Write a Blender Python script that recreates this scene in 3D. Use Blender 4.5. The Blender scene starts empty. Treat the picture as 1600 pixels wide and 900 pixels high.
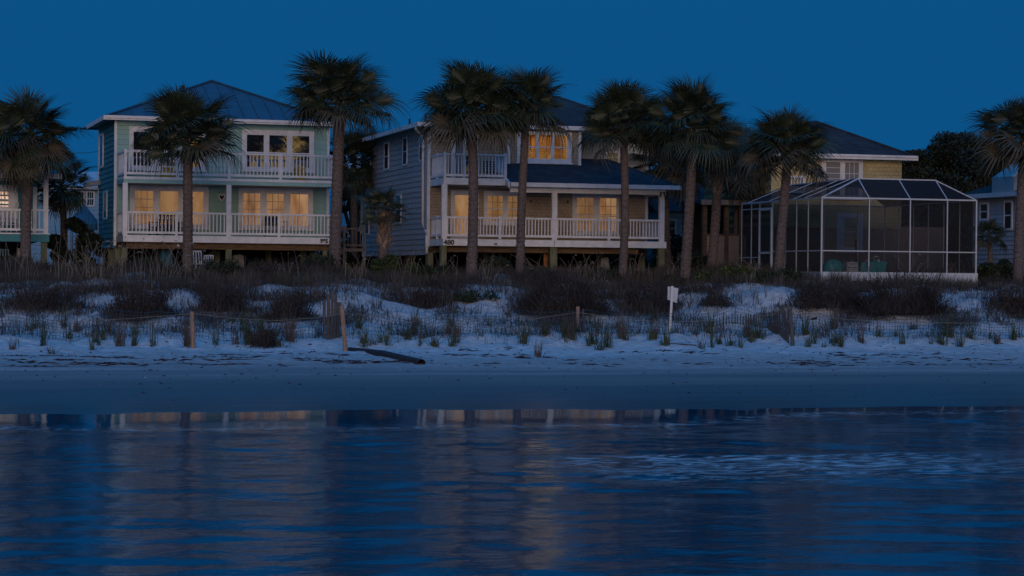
import bpy, math, random
import numpy as np
from mathutils import Matrix, Vector, noise
random.seed(7); rng = np.random.default_rng(7)
sc = bpy.context.scene
COL = sc.collection
R = math.radians

# ---------------------------------------------------------------- camera
CAM_H, FPX = 3.7, 3400.0
ROLL, PITCH = 0.0095, math.atan(22 / 3400)
cam_m = Matrix.Translation((0, 0, CAM_H)) @ Matrix.Rotation(math.pi / 2 - PITCH, 4, 'X') @ Matrix.Rotation(ROLL, 4, 'Z')
cd = bpy.data.cameras.new('camera'); cam = bpy.data.objects.new('camera', cd); COL.objects.link(cam)
cd.sensor_width = 36; cd.lens = FPX / 1600 * 36; cd.clip_start = 0.5; cd.clip_end = 6000
cam.matrix_world = cam_m; sc.camera = cam

# ---------------------------------------------------------------- sky and sun
SUN_AZ = (0.04, -0.999)                     # where the afterglow lies, behind the camera on the right
SUN_EL = R(8)
world = bpy.data.worlds.new('World'); sc.world = world; world.use_nodes = True
nt = world.node_tree; bg = nt.nodes['Background']
sky = nt.nodes.new('ShaderNodeTexSky'); sky.sky_type = 'NISHITA'; sky.sun_disc = False
sky.sun_elevation = R(3.2); sky.sun_rotation = math.atan2(SUN_AZ[0], SUN_AZ[1])
sky.ozone_density = 1.5; sky.dust_density = 1.0; sky.altitude = 0
gain = nt.nodes.new('ShaderNodeVectorMath'); gain.operation = 'SCALE'; gain.inputs['Scale'].default_value = 0.036
nt.links.new(sky.outputs[0], gain.inputs[0])
tc = nt.nodes.new('ShaderNodeTexCoord')
def wmap(sock, a, b, lo=0.0, hi=1.0):
    r_ = nt.nodes.new('ShaderNodeMapRange'); r_.interpolation_type = 'SMOOTHERSTEP'
    for i_, v_ in enumerate((a, b, lo, hi)): r_.inputs[i_ + 1].default_value = v_
    nt.links.new(sock, r_.inputs[0]); return r_.outputs[0]
dot = nt.nodes.new('ShaderNodeVectorMath'); dot.operation = 'DOT_PRODUCT'; dot.inputs[1].default_value = (SUN_AZ[0], SUN_AZ[1], 0)
nt.links.new(tc.outputs['Generated'], dot.inputs[0])
sep = nt.nodes.new('ShaderNodeSeparateXYZ'); nt.links.new(tc.outputs['Generated'], sep.inputs[0])
wm = nt.nodes.new('ShaderNodeMath'); wm.operation = 'MULTIPLY'
nt.links.new(wmap(dot.outputs['Value'], -0.25, 0.9), wm.inputs[0]); nt.links.new(wmap(sep.outputs[2], 0.02, 0.55, 1.0, 0.0), wm.inputs[1])
blue = nt.nodes.new('ShaderNodeVectorMath'); blue.operation = 'SCALE'; blue.inputs[0].default_value = (0.0034, 0.080, 0.232)   # base blue of the evening sky
nt.links.new(wmap(sep.outputs[2], 0.1, 0.9, 1.0, 2.45), blue.inputs['Scale'])  # sky brightened toward the unseen zenith to add blue light on the sand
mx = nt.nodes.new('ShaderNodeMix'); mx.data_type = 'RGBA'
nt.links.new(blue.outputs[0], mx.inputs[6])
nt.links.new(wm.outputs[0], mx.inputs[0]); nt.links.new(gain.outputs[0], mx.inputs[7])
nt.links.new(mx.outputs[2], bg.inputs['Color']); bg.inputs['Strength'].default_value = 1.0

sl = bpy.data.lights.new('sun', 'SUN'); sun = bpy.data.objects.new('sun', sl); COL.objects.link(sun)
sl.energy = 1.15; sl.angle = R(38); sl.color = (1.0, 0.80, 0.73)
sd = Vector((SUN_AZ[0] * math.cos(SUN_EL), SUN_AZ[1] * math.cos(SUN_EL), math.sin(SUN_EL)))
sun.rotation_euler = sd.to_track_quat('Z', 'Y').to_euler()
sc.view_settings.view_transform = 'Standard'; sc.view_settings.look = 'None'
sc.view_settings.exposure = 0.0; sc.view_settings.gamma = 1.0; sc.view_settings.use_curve_mapping = False
sc.cycles.use_denoising = True
sc.cycles.max_bounces = 6; sc.cycles.transparent_max_bounces = 24
sc.cycles.sample_clamp_indirect = 4.0

# ---------------------------------------------------------------- pixel <-> place helpers (photograph is 1600 x 900)
CR = cam_m.to_3x3(); CI = CR.inverted(); C0 = Vector((0, 0, CAM_H))
def ray(px, py):
    d = CR @ Vector((px - 800, -(py - 450), -FPX)); return d / d.y
def at(px, py, Y): return C0 + ray(px, py) * Y
def proj(p):
    q = CI @ (Vector(p) - C0); return (800 + FPX * q.x / -q.z, 450 - FPX * q.y / -q.z)

ANG = math.atan(0.27); CA, SA = math.cos(ANG), math.sin(ANG)
def ts(x, y): return (CA * x + SA * y, -SA * x + CA * y)      # along shore, away from sea
def xy(t, s): return (CA * t - SA * s, SA * t + CA * s)
PROF = [(-400, -8), (20, -2.2), (44, -.6), (51.4, -.02), (54.75, .142), (55.15, .182), (60, .44), (65.5, .77), (71.8, 1.14), (76, 1.52), (79, 1.98), (82, 2.7), (85, 3.28), (88, 3.53), (95, 3.62), (130, 3.65), (5000, 3.65)]
PS = np.array([p[0] for p in PROF]); PZ = np.array([p[1] for p in PROF])
def fbm(x, y, k=3):
    v, a = 0, 1
    for i in range(k):
        v += a * noise.noise((x, y, 3.7 + i)); x *= 2.1; y *= 2.1; a *= .5
    return v
MOUNDS = []
def zg(x, y, detail=True):
    t, s = ts(x, y)
    k = min(1, max(0, (t - 26) / 9)); k = k * k * (3 - 2 * k) * min(1, max(0, (s - 70) / 8))
    z = float(np.interp(s + 3.6 * k, PS, PZ))
    if s > 64 and s < 100 and abs(t) < 60:
        k = min(1, max(0, (s - 68) / 8)) * min(1, max(0, (100 - s) / 8))
        z += k * (.36 * fbm(t * .22, s * .3 + 9) + .17 * fbm(t * .8, s * .8))
        for (mt, ms, rt, rs, h) in MOUNDS:
            d = ((t - mt) / rt) ** 2 + ((s - ms) / rs) ** 2
            if d < 6: z += h * math.exp(-d)
    if 50 < s < 80: z += .014 * fbm(t * .35, s * .5) + (.022 * noise.noise((t * .13, 3.0, 1.0)) if s < 62 else 0) + min(1, max(0, (s - 62) / 5)) * .03 * fbm(t * 1.1, s * 1.1)
    return z
def on_ground(px, py, y0=40, y1=130):
    r = ray(px, py); Y = y0
    while Y < y1:
        p = C0 + r * Y
        if p.z <= zg(p.x, p.y): return p
        Y += .25
    return C0 + r * y1

# ---------------------------------------------------------------- materials
def mat(name, col, rough=.7, var=.12, scale=6.0, bump=0.0, bscale=40.0, metal=0.0, spec=.4, stretch=(1, 1, 1), col2=None, rand=0.0):
    m = bpy.data.materials.new(name); m.use_nodes = True; n = m.node_tree; b = n.nodes['Principled BSDF']
    b.inputs['Roughness'].default_value = rough; b.inputs['Metallic'].default_value = metal; b.inputs['Specular IOR Level'].default_value = spec
    t = n.nodes.new('ShaderNodeTexCoord'); mp = n.nodes.new('ShaderNodeMapping'); mp.inputs['Scale'].default_value = stretch
    n.links.new(t.outputs['Object'], mp.inputs[0])
    ns = n.nodes.new('ShaderNodeTexNoise'); ns.inputs['Scale'].default_value = scale; ns.inputs['Detail'].default_value = 5
    n.links.new(mp.outputs[0], ns.inputs['Vector'])
    rp = n.nodes.new('ShaderNodeMapRange'); rp.inputs[1].default_value = .3; rp.inputs[2].default_value = .7
    n.links.new(ns.outputs['Fac'], rp.inputs[0])
    mix = n.nodes.new('ShaderNodeMix'); mix.data_type = 'RGBA'
    c2 = col2 or [c * (1 - 2.2 * var) for c in col]
    mix.inputs[6].default_value = (*[c * (1 + var * .6) for c in col], 1); mix.inputs[7].default_value = (*c2, 1)
    n.links.new(rp.outputs[0], mix.inputs[0])
    out = mix.outputs[2]
    if rand:
        oi = n.nodes.new('ShaderNodeObjectInfo'); hv = n.nodes.new('ShaderNodeHueSaturation')
        mm = n.nodes.new('ShaderNodeMapRange'); mm.inputs[3].default_value = 1 - rand; mm.inputs[4].default_value = 1 + rand
        n.links.new(oi.outputs['Random'], mm.inputs[0]); n.links.new(mm.outputs[0], hv.inputs['Value']); n.links.new(out, hv.inputs['Color']); out = hv.outputs[0]
    n.links.new(out, b.inputs['Base Color'])
    if bump:
        n2 = n.nodes.new('ShaderNodeTexNoise'); n2.inputs['Scale'].default_value = bscale; n2.inputs['Detail'].default_value = 4
        n.links.new(mp.outputs[0], n2.inputs['Vector'])
        bp = n.nodes.new('ShaderNodeBump'); bp.inputs['Strength'].default_value = bump; bp.inputs['Distance'].default_value = .02
        n.links.new(n2.outputs['Fac'], bp.inputs['Height']); n.links.new(bp.outputs[0], b.inputs['Normal'])
    return m

def glass_mat(name, refl, inside, rough=.02, tint=(1, 1, 1), clear=0.0):
    m = bpy.data.materials.new(name); m.use_nodes = True; n = m.node_tree; n.nodes.clear()
    o = n.nodes.new('ShaderNodeOutputMaterial'); g = n.nodes.new('ShaderNodeBsdfGlossy'); g.inputs['Roughness'].default_value = rough
    g.inputs['Color'].default_value = (*tint, 1)
    if clear: d = n.nodes.new('ShaderNodeBsdfTransparent'); d.inputs[0].default_value = (clear, clear, clear, 1)
    else: d = n.nodes.new('ShaderNodeBsdfDiffuse'); d.inputs[0].default_value = (*inside, 1)
    ns = n.nodes.new('ShaderNodeTexNoise'); ns.inputs['Scale'].default_value = 1.3
    bp = n.nodes.new('ShaderNodeBump'); bp.inputs['Strength'].default_value = .25; bp.inputs['Distance'].default_value = .01
    t = n.nodes.new('ShaderNodeTexCoord'); n.links.new(t.outputs['Object'], ns.inputs['Vector'])
    n.links.new(ns.outputs['Fac'], bp.inputs['Height']); n.links.new(bp.outputs[0], g.inputs['Normal'])
    x = n.nodes.new('ShaderNodeMixShader'); x.inputs[0].default_value = refl
    n.links.new(d.outputs[0], x.inputs[1]); n.links.new(g.outputs[0], x.inputs[2]); n.links.new(x.outputs[0], o.inputs[0])
    return m

def shingle_mat(name, c1, c2, row=.14, w=.3, mortar=(.1, .1, .1), axis='xz', rough=.85, bump=.5):
    m = bpy.data.materials.new(name); m.use_nodes = True; n = m.node_tree; b = n.nodes['Principled BSDF']; b.inputs['Roughness'].default_value = rough
    b.inputs['Specular IOR Level'].default_value = .12
    t = n.nodes.new('ShaderNodeTexCoord'); sp = n.nodes.new('ShaderNodeSeparateXYZ'); cb = n.nodes.new('ShaderNodeCombineXYZ')
    n.links.new(t.outputs['Object'], sp.inputs[0])
    if axis == 'xz': n.links.new(sp.outputs[0], cb.inputs[0]); n.links.new(sp.outputs[2], cb.inputs[1])
    else: n.links.new(sp.outputs[0], cb.inputs[0]); n.links.new(sp.outputs[1], cb.inputs[1])
    bk = n.nodes.new('ShaderNodeTexBrick'); bk.inputs['Scale'].default_value = 1.0; bk.inputs['Brick Width'].default_value = w; bk.inputs['Row Height'].default_value = row
    bk.inputs['Mortar Size'].default_value = .006; bk.inputs['Color1'].default_value = (*c1, 1); bk.inputs['Color2'].default_value = (*c2, 1); bk.inputs['Mortar'].default_value = (*mortar, 1)
    n.links.new(cb.outputs[0], bk.inputs['Vector'])
    ns = n.nodes.new('ShaderNodeTexNoise'); ns.inputs['Scale'].default_value = .9; ns.inputs['Detail'].default_value = 6
    n.links.new(t.outputs['Object'], ns.inputs['Vector'])
    hv = n.nodes.new('ShaderNodeHueSaturation'); mm = n.nodes.new('ShaderNodeMapRange'); mm.inputs[1].default_value = .3; mm.inputs[2].default_value = .7; mm.inputs[3].default_value = .75; mm.inputs[4].default_value = 1.2
    n.links.new(ns.outputs['Fac'], mm.inputs[0]); n.links.new(mm.outputs[0], hv.inputs['Value']); n.links.new(bk.outputs['Color'], hv.inputs['Color'])
    n.links.new(hv.outputs[0], b.inputs['Base Color'])
    bp = n.nodes.new('ShaderNodeBump'); bp.inputs['Strength'].default_value = bump; bp.inputs['Distance'].default_value = .02
    inv = n.nodes.new('ShaderNodeMath'); inv.operation = 'SUBTRACT'; inv.inputs[0].default_value = 1
    n.links.new(bk.outputs['Fac'], inv.inputs[1]); n.links.new(inv.outputs[0], bp.inputs['Height']); n.links.new(bp.outputs[0], b.inputs['Normal'])
    return m

M = {}
M['white'] = mat('white_paint', (.70, .68, .68), .5, .06, 3, col2=(.56, .545, .54))
M['seafoam'] = mat('seafoam_siding', (.255, .43, .385), .6, .08, 2, stretch=(1, 1, 4), rand=.05)
M['teal'] = mat('teal_siding', (.03, .20, .22), .6, .08, 2, rand=.05)
M['greyblue'] = mat('grey_blue_siding', (.42, .395, .385), .65, .1, 2, stretch=(1, 1, 4), rand=.06)
M['bluesiding'] = mat('pale_blue_siding', (.24, .44, .58), .65, .1, 2, rand=.05)
M['greysiding'] = mat('pale_grey_siding', (.40, .41, .42), .65, .1, 2, rand=.05)
M['beige'] = shingle_mat('beige_shingle', (.39, .305, .22), (.335, .26, .185), .15, .22, (.13, .10, .08))
M['yellow'] = shingle_mat('yellow_shingle', (.54, .44, .23), (.48, .385, .20), .19, .24, (.22, .17, .09))
M['roofshingle'] = shingle_mat('dark_shingle', (.030, .036, .044), (.050, .056, .066), .13, .33, (.015, .018, .022), 'xy', .95, .4)
M['roofmetal'] = mat('blue_metal_roof', (.035, .085, .135), .45, .12, 1.5, spec=.4, metal=.15)
M['whitemetal'] = mat('pale_metal_roof', (.50, .56, .62), .4, .08, 1.5, spec=.5)
M['plainwall'] = mat('tan_wall', (.33, .22, .15), .8, .1, 3)
M['dark'] = mat('shade_fill', (.012, .011, .011), .9, .2, 3)  # near-black colour standing in for deep shade
M['soffit'] = mat('soffit', (.30, .31, .32), .7, .08, 3)
M['pile'] = mat('treated_pile', (.16, .15, .085), .85, .3, 3, .5, 25, col2=(.07, .085, .05), stretch=(2, 2, .6))
M['wood'] = mat('weathered_wood', (.20, .16, .13), .85, .3, 6, .5, 40, col2=(.10, .08, .065), stretch=(4, 4, .6))
M['beamwood'] = mat('brown_beam', (.14, .085, .045), .85, .25, 4, .4, 30, stretch=(.6, 4, 4))
M['orangewood'] = mat('orange_post', (.34, .13, .04), .7, .2, 5)
M['postwood'] = mat('tan_post_wood', (.31, .21, .15), .85, .25, 7, .6, 40, col2=(.22, .13, .09), stretch=(4, 4, .5))
M['greywood'] = mat('grey_driftwood', (.105, .092, .088), .9, .3, 8, .6, 50, col2=(.06, .055, .055), stretch=(5, 5, .5))
M['glass'] = glass_mat('window_glass', .62, (.03, .028, .026), tint=(.86, .88, 1.0))
def emissive_pane(name, c1, c2, strength):
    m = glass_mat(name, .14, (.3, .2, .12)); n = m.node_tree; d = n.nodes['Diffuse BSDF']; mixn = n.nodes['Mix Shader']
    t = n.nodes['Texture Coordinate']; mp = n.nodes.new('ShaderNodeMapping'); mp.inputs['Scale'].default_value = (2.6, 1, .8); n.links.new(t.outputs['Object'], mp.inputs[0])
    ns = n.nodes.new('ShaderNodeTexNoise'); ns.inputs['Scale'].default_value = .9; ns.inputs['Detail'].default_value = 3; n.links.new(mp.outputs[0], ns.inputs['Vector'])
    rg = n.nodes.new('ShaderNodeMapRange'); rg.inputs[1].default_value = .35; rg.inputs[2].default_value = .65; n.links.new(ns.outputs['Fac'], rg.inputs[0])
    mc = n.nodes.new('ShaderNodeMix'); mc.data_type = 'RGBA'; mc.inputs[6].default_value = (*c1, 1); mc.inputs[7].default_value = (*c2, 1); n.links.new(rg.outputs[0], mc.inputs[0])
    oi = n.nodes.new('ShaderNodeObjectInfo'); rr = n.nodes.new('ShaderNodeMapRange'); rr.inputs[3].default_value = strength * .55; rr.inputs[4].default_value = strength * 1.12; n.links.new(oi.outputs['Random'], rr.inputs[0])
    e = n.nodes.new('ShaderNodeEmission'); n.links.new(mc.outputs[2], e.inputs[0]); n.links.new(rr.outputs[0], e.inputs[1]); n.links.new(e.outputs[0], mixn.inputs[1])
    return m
M['glowpane'] = emissive_pane('painted_glow_pane', (.20, .088, .036), (.345, .190, .100), 1.0)  # warm emission painted into the panes in place of reflected sunset glow
M['glassdim'] = glass_mat('side_window_glass', .35, (.02, .02, .022))
M['glassclear'] = glass_mat('clear_glass', .16, (0, 0, 0), clear=.9)
M['muntin'] = mat('window_bar', (.34, .27, .22), .5, .05)
M['blind'] = mat('window_blind', (.20, .195, .20), .7, .08, 4, stretch=(1, 1, 12))
M['alu'] = mat('white_aluminium', (.50, .52, .55), .4, .05, 4)
M['black'] = mat('black_metal', (.012, .012, .014), .5, .1)
M['text'] = mat('number_black', (.008, .008, .010), .5, .05)
M['lampglass'] = mat('lantern_glass', (.20, .18, .15), .2, .05)
M['bronze'] = mat('bronze_lantern', (.05, .032, .022), .5, .1)
M['turq'] = mat('turquoise_plastic', (.03, .36, .36), .4, .12, 4)
M['plastic'] = mat('white_plastic', (.52, .53, .55), .4, .08)
M['cushion'] = mat('yellow_box', (.42, .24, .02), .6, .1)
M['net'] = mat('green_plastic_net', (.035, .07, .085), .6, .15)
M['rope'] = mat('pale_rope', (.22, .215, .18), .8, .15, 30)
M['frond'] = mat('palm_frond', (.046, .055, .030), .5, .3, 2, spec=.35, col2=(.020, .030, .013), rand=.35)
M['frondold'] = mat('old_palm_frond', (.074, .060, .044), .7, .3, 3, spec=.2, col2=(.055, .045, .022), rand=.35)
M['trunk'] = mat('palm_trunk', (.145, .112, .10), .95, .35, 9, .9, 16, col2=(.07, .055, .05), stretch=(1, 1, 2.2), spec=.1)
M['boot'] = mat('palm_boot', (.29, .21, .16), .9, .3, 8, .4, 30, col2=(.12, .08, .06), rand=.3)
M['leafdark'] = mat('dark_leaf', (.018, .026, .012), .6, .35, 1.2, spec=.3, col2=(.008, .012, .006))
M['leafgreen'] = mat('shrub_leaf', (.055, .072, .018), .6, .35, 1.6, spec=.3, col2=(.020, .032, .008))
M['leafhedge'] = mat('hedge_leaf', (.030, .042, .018), .6, .35, 1.6, spec=.3, col2=(.012, .018, .008))
M['twig'] = mat('dry_twig', (.062, .052, .047), .9, .35, 1.1, spec=.1, col2=(.026, .023, .024))
M['bark'] = mat('bark', (.06, .05, .042), .95, .3, 8, .5, 20)
M['grassdry'] = mat('dry_grass', (.105, .088, .074), .9, .35, .35, spec=.1, col2=(.040, .034, .034))
M['grassgreen'] = mat('beach_grass', (.070, .080, .034), .8, .3, .7, spec=.2, col2=(.030, .042, .026))
M['wrack'] = mat('seaweed', (.048, .018, .016), .8, .4, 3, spec=.2, col2=(.012, .008, .009))
M['shell'] = mat('shell', (.62, .60, .58), .5, .1)
M['pipe'] = mat('dark_pipe', (.035, .026, .026), .7, .3, 5, .4, 30)
M['umb'] = mat('blue_canvas', (.05, .22, .36), .7, .1, 2)
M['cable'] = mat('power_cable', (.02, .025, .035), .6, .05)

# ---------------------------------------------------------------- mesh helpers
class MB:
    def __init__(s): s.v = []; s.f = []
    def poly(s, pts):
        i = len(s.v); s.v += [tuple(p) for p in pts]; s.f.append(tuple(range(i, i + len(pts)))); return s
    def box(s, x0, x1, y0, y1, z0, z1):
        i = len(s.v)
        s.v += [(x0, y0, z0), (x1, y0, z0), (x1, y1, z0), (x0, y1, z0), (x0, y0, z1), (x1, y0, z1), (x1, y1, z1), (x0, y1, z1)]
        s.f += [tuple(i + k for k in f) for f in ((0, 3, 2, 1), (4, 5, 6, 7), (0, 1, 5, 4), (1, 2, 6, 5), (2, 3, 7, 6), (3, 0, 4, 7))]; return s
    def beam(s, p, q, w, h, up=(0, 0, 1)):
        p, q = Vector(p), Vector(q); d = (q - p).normalized(); u = Vector(up)
        if abs(d.dot(u)) > .99: u = Vector((0, 1, 0))
        a = d.cross(u).normalized() * w / 2; b = a.cross(d).normalized() * h / 2
        i = len(s.v)
        for c in (p, q): s.v += [tuple(c - a - b), tuple(c + a - b), tuple(c + a + b), tuple(c - a + b)]
        s.f += [tuple(i + k for k in f) for f in ((0, 1, 2, 3), (7, 6, 5, 4), (0, 4, 5, 1), (1, 5, 6, 2), (2, 6, 7, 3), (3, 7, 4, 0))]; return s
    def tube(s, pts, rad, n=8, cap=True):
        pts = [Vector(p) for p in pts]; i0 = len(s.v); m = len(pts)
        if not hasattr(rad, '__len__'): rad = [rad] * m
        for k, p in enumerate(pts):
            d = (pts[min(k + 1, m - 1)] - pts[max(k - 1, 0)]).normalized()
            a = d.cross(Vector((0, 0, 1)) if abs(d.z) < .9 else Vector((0, 1, 0))).normalized(); b = d.cross(a)
            for j in range(n):
                t = 2 * math.pi * j / n; s.v.append(tuple(p + (a * math.cos(t) + b * math.sin(t)) * rad[k]))
        for k in range(m - 1):
            for j in range(n):
                a0 = i0 + k * n + j; a1 = i0 + k * n + (j + 1) % n; s.f.append((a0, a1, a1 + n, a0 + n))
        if cap: s.f.append(tuple(i0 + j for j in range(n))[::-1]); s.f.append(tuple(i0 + (m - 1) * n + j for j in range(n)))
        return s
    def prism(s, pts, d):
        d = Vector(d); n = len(pts); i = len(s.v); s.v += [tuple(p) for p in pts] + [tuple(Vector(p) + d) for p in pts]
        s.f += [tuple(range(i, i + n))[::-1], tuple(range(i + n, i + 2 * n))] + [(i + k, i + (k + 1) % n, i + n + (k + 1) % n, i + n + k) for k in range(n)]; return s
    def mesh(s, name, m, smooth=False):
        me = bpy.data.meshes.new(name); me.from_pydata(s.v, [], s.f); me.materials.append(m)
        if smooth: me.shade_smooth()
        me.update(); return me
    def build(s, name, m, parent=None, loc=None, smooth=False):
        return place(name, s.mesh(name, m, smooth), parent, loc)
def place(name, me, parent=None, loc=None, rot=None, scale=None):
    o = bpy.data.objects.new(name, me); COL.objects.link(o)
    if parent: o.parent = parent
    if loc is not None: o.location = loc
    if rot is not None: o.rotation_euler = rot
    if scale is not None: o.scale = (scale,) * 3 if not hasattr(scale, '__len__') else scale
    return o
def tag(o, label=None, cat=None, group=None, kind=None):
    if label: o['label'] = label
    if cat: o['category'] = cat
    if group: o['group'] = group
    if kind: o['kind'] = kind
    return o
def thing(name, label, cat, loc=(0, 0, 0), rz=0.0, group=None):
    o = bpy.data.objects.new(name, None); COL.objects.link(o); o.location = loc; o.rotation_euler = (0, 0, rz); o.empty_display_size = .3
    return tag(o, label, cat, group)
def np_mesh(name, V, Fq, m, smooth=False):
    """V (n,3), Fq (k,c) with c = 3 or 4"""
    me = bpy.data.meshes.new(name); V = np.asarray(V, np.float32); Fq = np.asarray(Fq, np.int32); c = Fq.shape[1]
    me.vertices.add(len(V)); me.vertices.foreach_set('co', V.ravel())
    me.loops.add(Fq.size); me.loops.foreach_set('vertex_index', Fq.ravel())
    me.polygons.add(len(Fq)); me.polygons.foreach_set('loop_start', np.arange(0, Fq.size, c, dtype=np.int32))
    me.materials.append(m); me.update(calc_edges=True)
    if smooth: me.shade_smooth()
    return me

class Frame:
    """a building's own axes: u along its front, v into it, z up from its ground"""
    def __init__(s, px, py, Y, e, z0):
        p = at(px, py, Y); s.O = Vector((p.x, p.y, z0)); s.a = math.atan(e); s.ux = Vector((math.cos(s.a), math.sin(s.a), 0)); s.vx = Vector((-math.sin(s.a), math.cos(s.a), 0)); s.z0 = z0
    def uz(s, px, py, v=0.0):
        r = ray(px, py); k = (v + (s.O - C0).dot(s.vx)) / r.dot(s.vx); p = C0 + r * k - s.O
        return p.dot(s.ux), p.z
    def vz(s, px, py, u=0.0):
        r = ray(px, py); k = (u + (s.O - C0).dot(s.ux)) / r.dot(s.ux); p = C0 + r * k - s.O
        return p.dot(s.vx), p.z
    def u(s, px, py, v=0.0): return s.uz(px, py, v)[0]
    def z(s, px, py, v=0.0): return s.uz(px, py, v)[1]
    def thing(s, name, label, cat, group=None): return thing(name, label, cat, s.O, s.a, group)

# ================================================================ ground and water
for (px, py, rt, rs, h) in ((560, 480, 1.5, 2.2, .55), (1190, 480, 2.0, 2.6, .5), (760, 478, 1.3, 2.0, .25), (20, 478, 2.5, 1.6, .2), (1540, 480, 1.8, 1.8, .3), (1395, 490, 1.2, 1.6, .25), (290, 480, 1.0, 1.4, .2)):
    p = on_ground(px, py); t, s = ts(p.x, p.y); MOUNDS.append((t, s, rt, rs, h))

def grid_sheet(name, tl, sl_, zf, m):
    n, k = len(tl), len(sl_); V = np.empty((n * k, 3), np.float32)
    for j, s in enumerate(sl_):
        for i, t in enumerate(tl):
            x, y = xy(t, s); V[j * n + i] = (x, y, zf(x, y, t, s))
    idx = np.arange(n * k).reshape(k, n)
    Fq = np.stack([idx[:-1, :-1], idx[:-1, 1:], idx[1:, 1:], idx[1:, :-1]], -1).reshape(-1, 4)
    return place(name, np_mesh(name, V, Fq, m, True))

def sand_material():
    m = bpy.data.materials.new('beach_sand'); m.use_nodes = True; n = m.node_tree; b = n.nodes['Principled BSDF']
    def N(t): return n.nodes.new(t)
    g = N('ShaderNodeNewGeometry')
    dt = N('ShaderNodeVectorMath'); dt.operation = 'DOT_PRODUCT'; dt.inputs[1].default_value = (-SA, CA, 0); n.links.new(g.outputs['Position'], dt.inputs[0])
    rot = N('ShaderNodeMapping'); rot.inputs['Rotation'].default_value = (0, 0, -ANG); n.links.new(g.outputs['Position'], rot.inputs[0])
    sc1 = N('ShaderNodeMapping'); sc1.inputs['Scale'].default_value = (.07, 1.5, 1); n.links.new(rot.outputs[0], sc1.inputs[0])
    n1 = N('ShaderNodeTexNoise'); n1.inputs['Scale'].default_value = 1.0; n1.inputs['Detail'].default_value = 6; n.links.new(sc1.outputs[0], n1.inputs['Vector'])
    mad = N('ShaderNodeMath'); mad.operation = 'MULTIPLY_ADD'; mad.inputs[1].default_value = 9.0; mad.inputs[2].default_value = -4.5; n.links.new(n1.outputs['Fac'], mad.inputs[0])
    add = N('ShaderNodeMath'); n.links.new(dt.outputs['Value'], add.inputs[0]); n.links.new(mad.outputs[0], add.inputs[1])
    mr = N('ShaderNodeMapRange'); mr.inputs[1].default_value = 50; mr.inputs[2].default_value = 100; n.links.new(add.outputs[0], mr.inputs[0])
    cr = N('ShaderNodeValToRGB'); n.links.new(mr.outputs[0], cr.inputs[0]); e = cr.color_ramp.elements
    def pos(s): return (s - 50) / 50
    e[0].position = pos(55); e[0].color = (.040, .043, .047, 1); e[1].position = pos(58.5); e[1].color = (.075, .079, .084, 1)
    for s, c in ((61.5, (.12, .124, .128)), (64.0, (.19, .192, .196)), (66.6, (.37, .345, .34)), (69.5, (.46, .44, .435)), (71.5, (.58, .58, .585)), (75.5, (.55, .54, .54)), (83, (.47, .45, .445)), (86.5, (.20, .165, .13)), (95, (.11, .10, .07))):
        q = e.new(pos(s)); q.color = (*c, 1)
    n2 = N('ShaderNodeTexNoise'); n2.inputs['Scale'].default_value = 3.2; n2.inputs['Detail'].default_value = 9; n2.inputs['Roughness'].default_value = .7; n.links.new(g.outputs['Position'], n2.inputs['Vector'])
    m2 = N('ShaderNodeMapRange'); m2.inputs[1].default_value = .32; m2.inputs[2].default_value = .68; m2.inputs[3].default_value = .62; m2.inputs[4].default_value = 1.12; n.links.new(n2.outputs['Fac'], m2.inputs[0])
    # speckle of shell and litter only on the dry part
    hv = N('ShaderNodeHueSaturation'); n.links.new(cr.outputs[0], hv.inputs['Color'])
    dry = N('ShaderNodeMapRange'); dry.inputs[1].default_value = 63; dry.inputs[2].default_value = 67; n.links.new(add.outputs[0], dry.inputs[0])
    mv = N('ShaderNodeMix'); mv.inputs[2].default_value = 1.0; n.links.new(dry.outputs[0], mv.inputs[0]); n.links.new(m2.outputs[0], mv.inputs[3]); n.links.new(mv.outputs[0], hv.inputs['Value'])
    n.links.new(hv.outputs[0], b.inputs['Base Color'])
    rr = N('ShaderNodeMapRange'); rr.inputs[1].default_value = 56; rr.inputs[2].default_value = 66; rr.inputs[3].default_value = .34; rr.inputs[4].default_value = .95; n.links.new(add.outputs[0], rr.inputs[0]); n.links.new(rr.outputs[0], b.inputs['Roughness'])
    b.inputs['Specular IOR Level'].default_value = .5
    n3 = N('ShaderNodeTexNoise'); n3.inputs['Scale'].default_value = 5; n3.inputs['Detail'].default_value = 8; n.links.new(g.outputs['Position'], n3.inputs['Vector'])
    bp = N('ShaderNodeBump'); bp.inputs['Distance'].default_value = .09; n.links.new(n3.outputs['Fac'], bp.inputs['Height'])
    bs = N('ShaderNodeMapRange'); bs.inputs[1].default_value = 64; bs.inputs[2].default_value = 70; bs.inputs[3].default_value = .04; bs.inputs[4].default_value = .9; n.links.new(add.outputs[0], bs.inputs[0]); n.links.new(bs.outputs[0], bp.inputs['Strength'])
    n.links.new(bp.outputs[0], b.inputs['Normal'])
    return m
tl = [-4000, -1200, -400, -150, -80, -50] + list(np.arange(-34, 62, .3)) + [66, 80, 120, 250, 700, 2000, 4000]
sl_ = [-400, -100, 10, 35, 45] + list(np.arange(49, 63, .4)) + list(np.arange(63, 98, .25)) + [99, 101, 104, 110, 120, 140, 180, 260, 500, 1200, 4500]
ground = grid_sheet('ground', tl, sl_, lambda x, y, t, s: zg(x, y), sand_material())
tag(ground, 'pale sand beach rising to a low dune in front of the houses', kind='structure')

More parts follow.
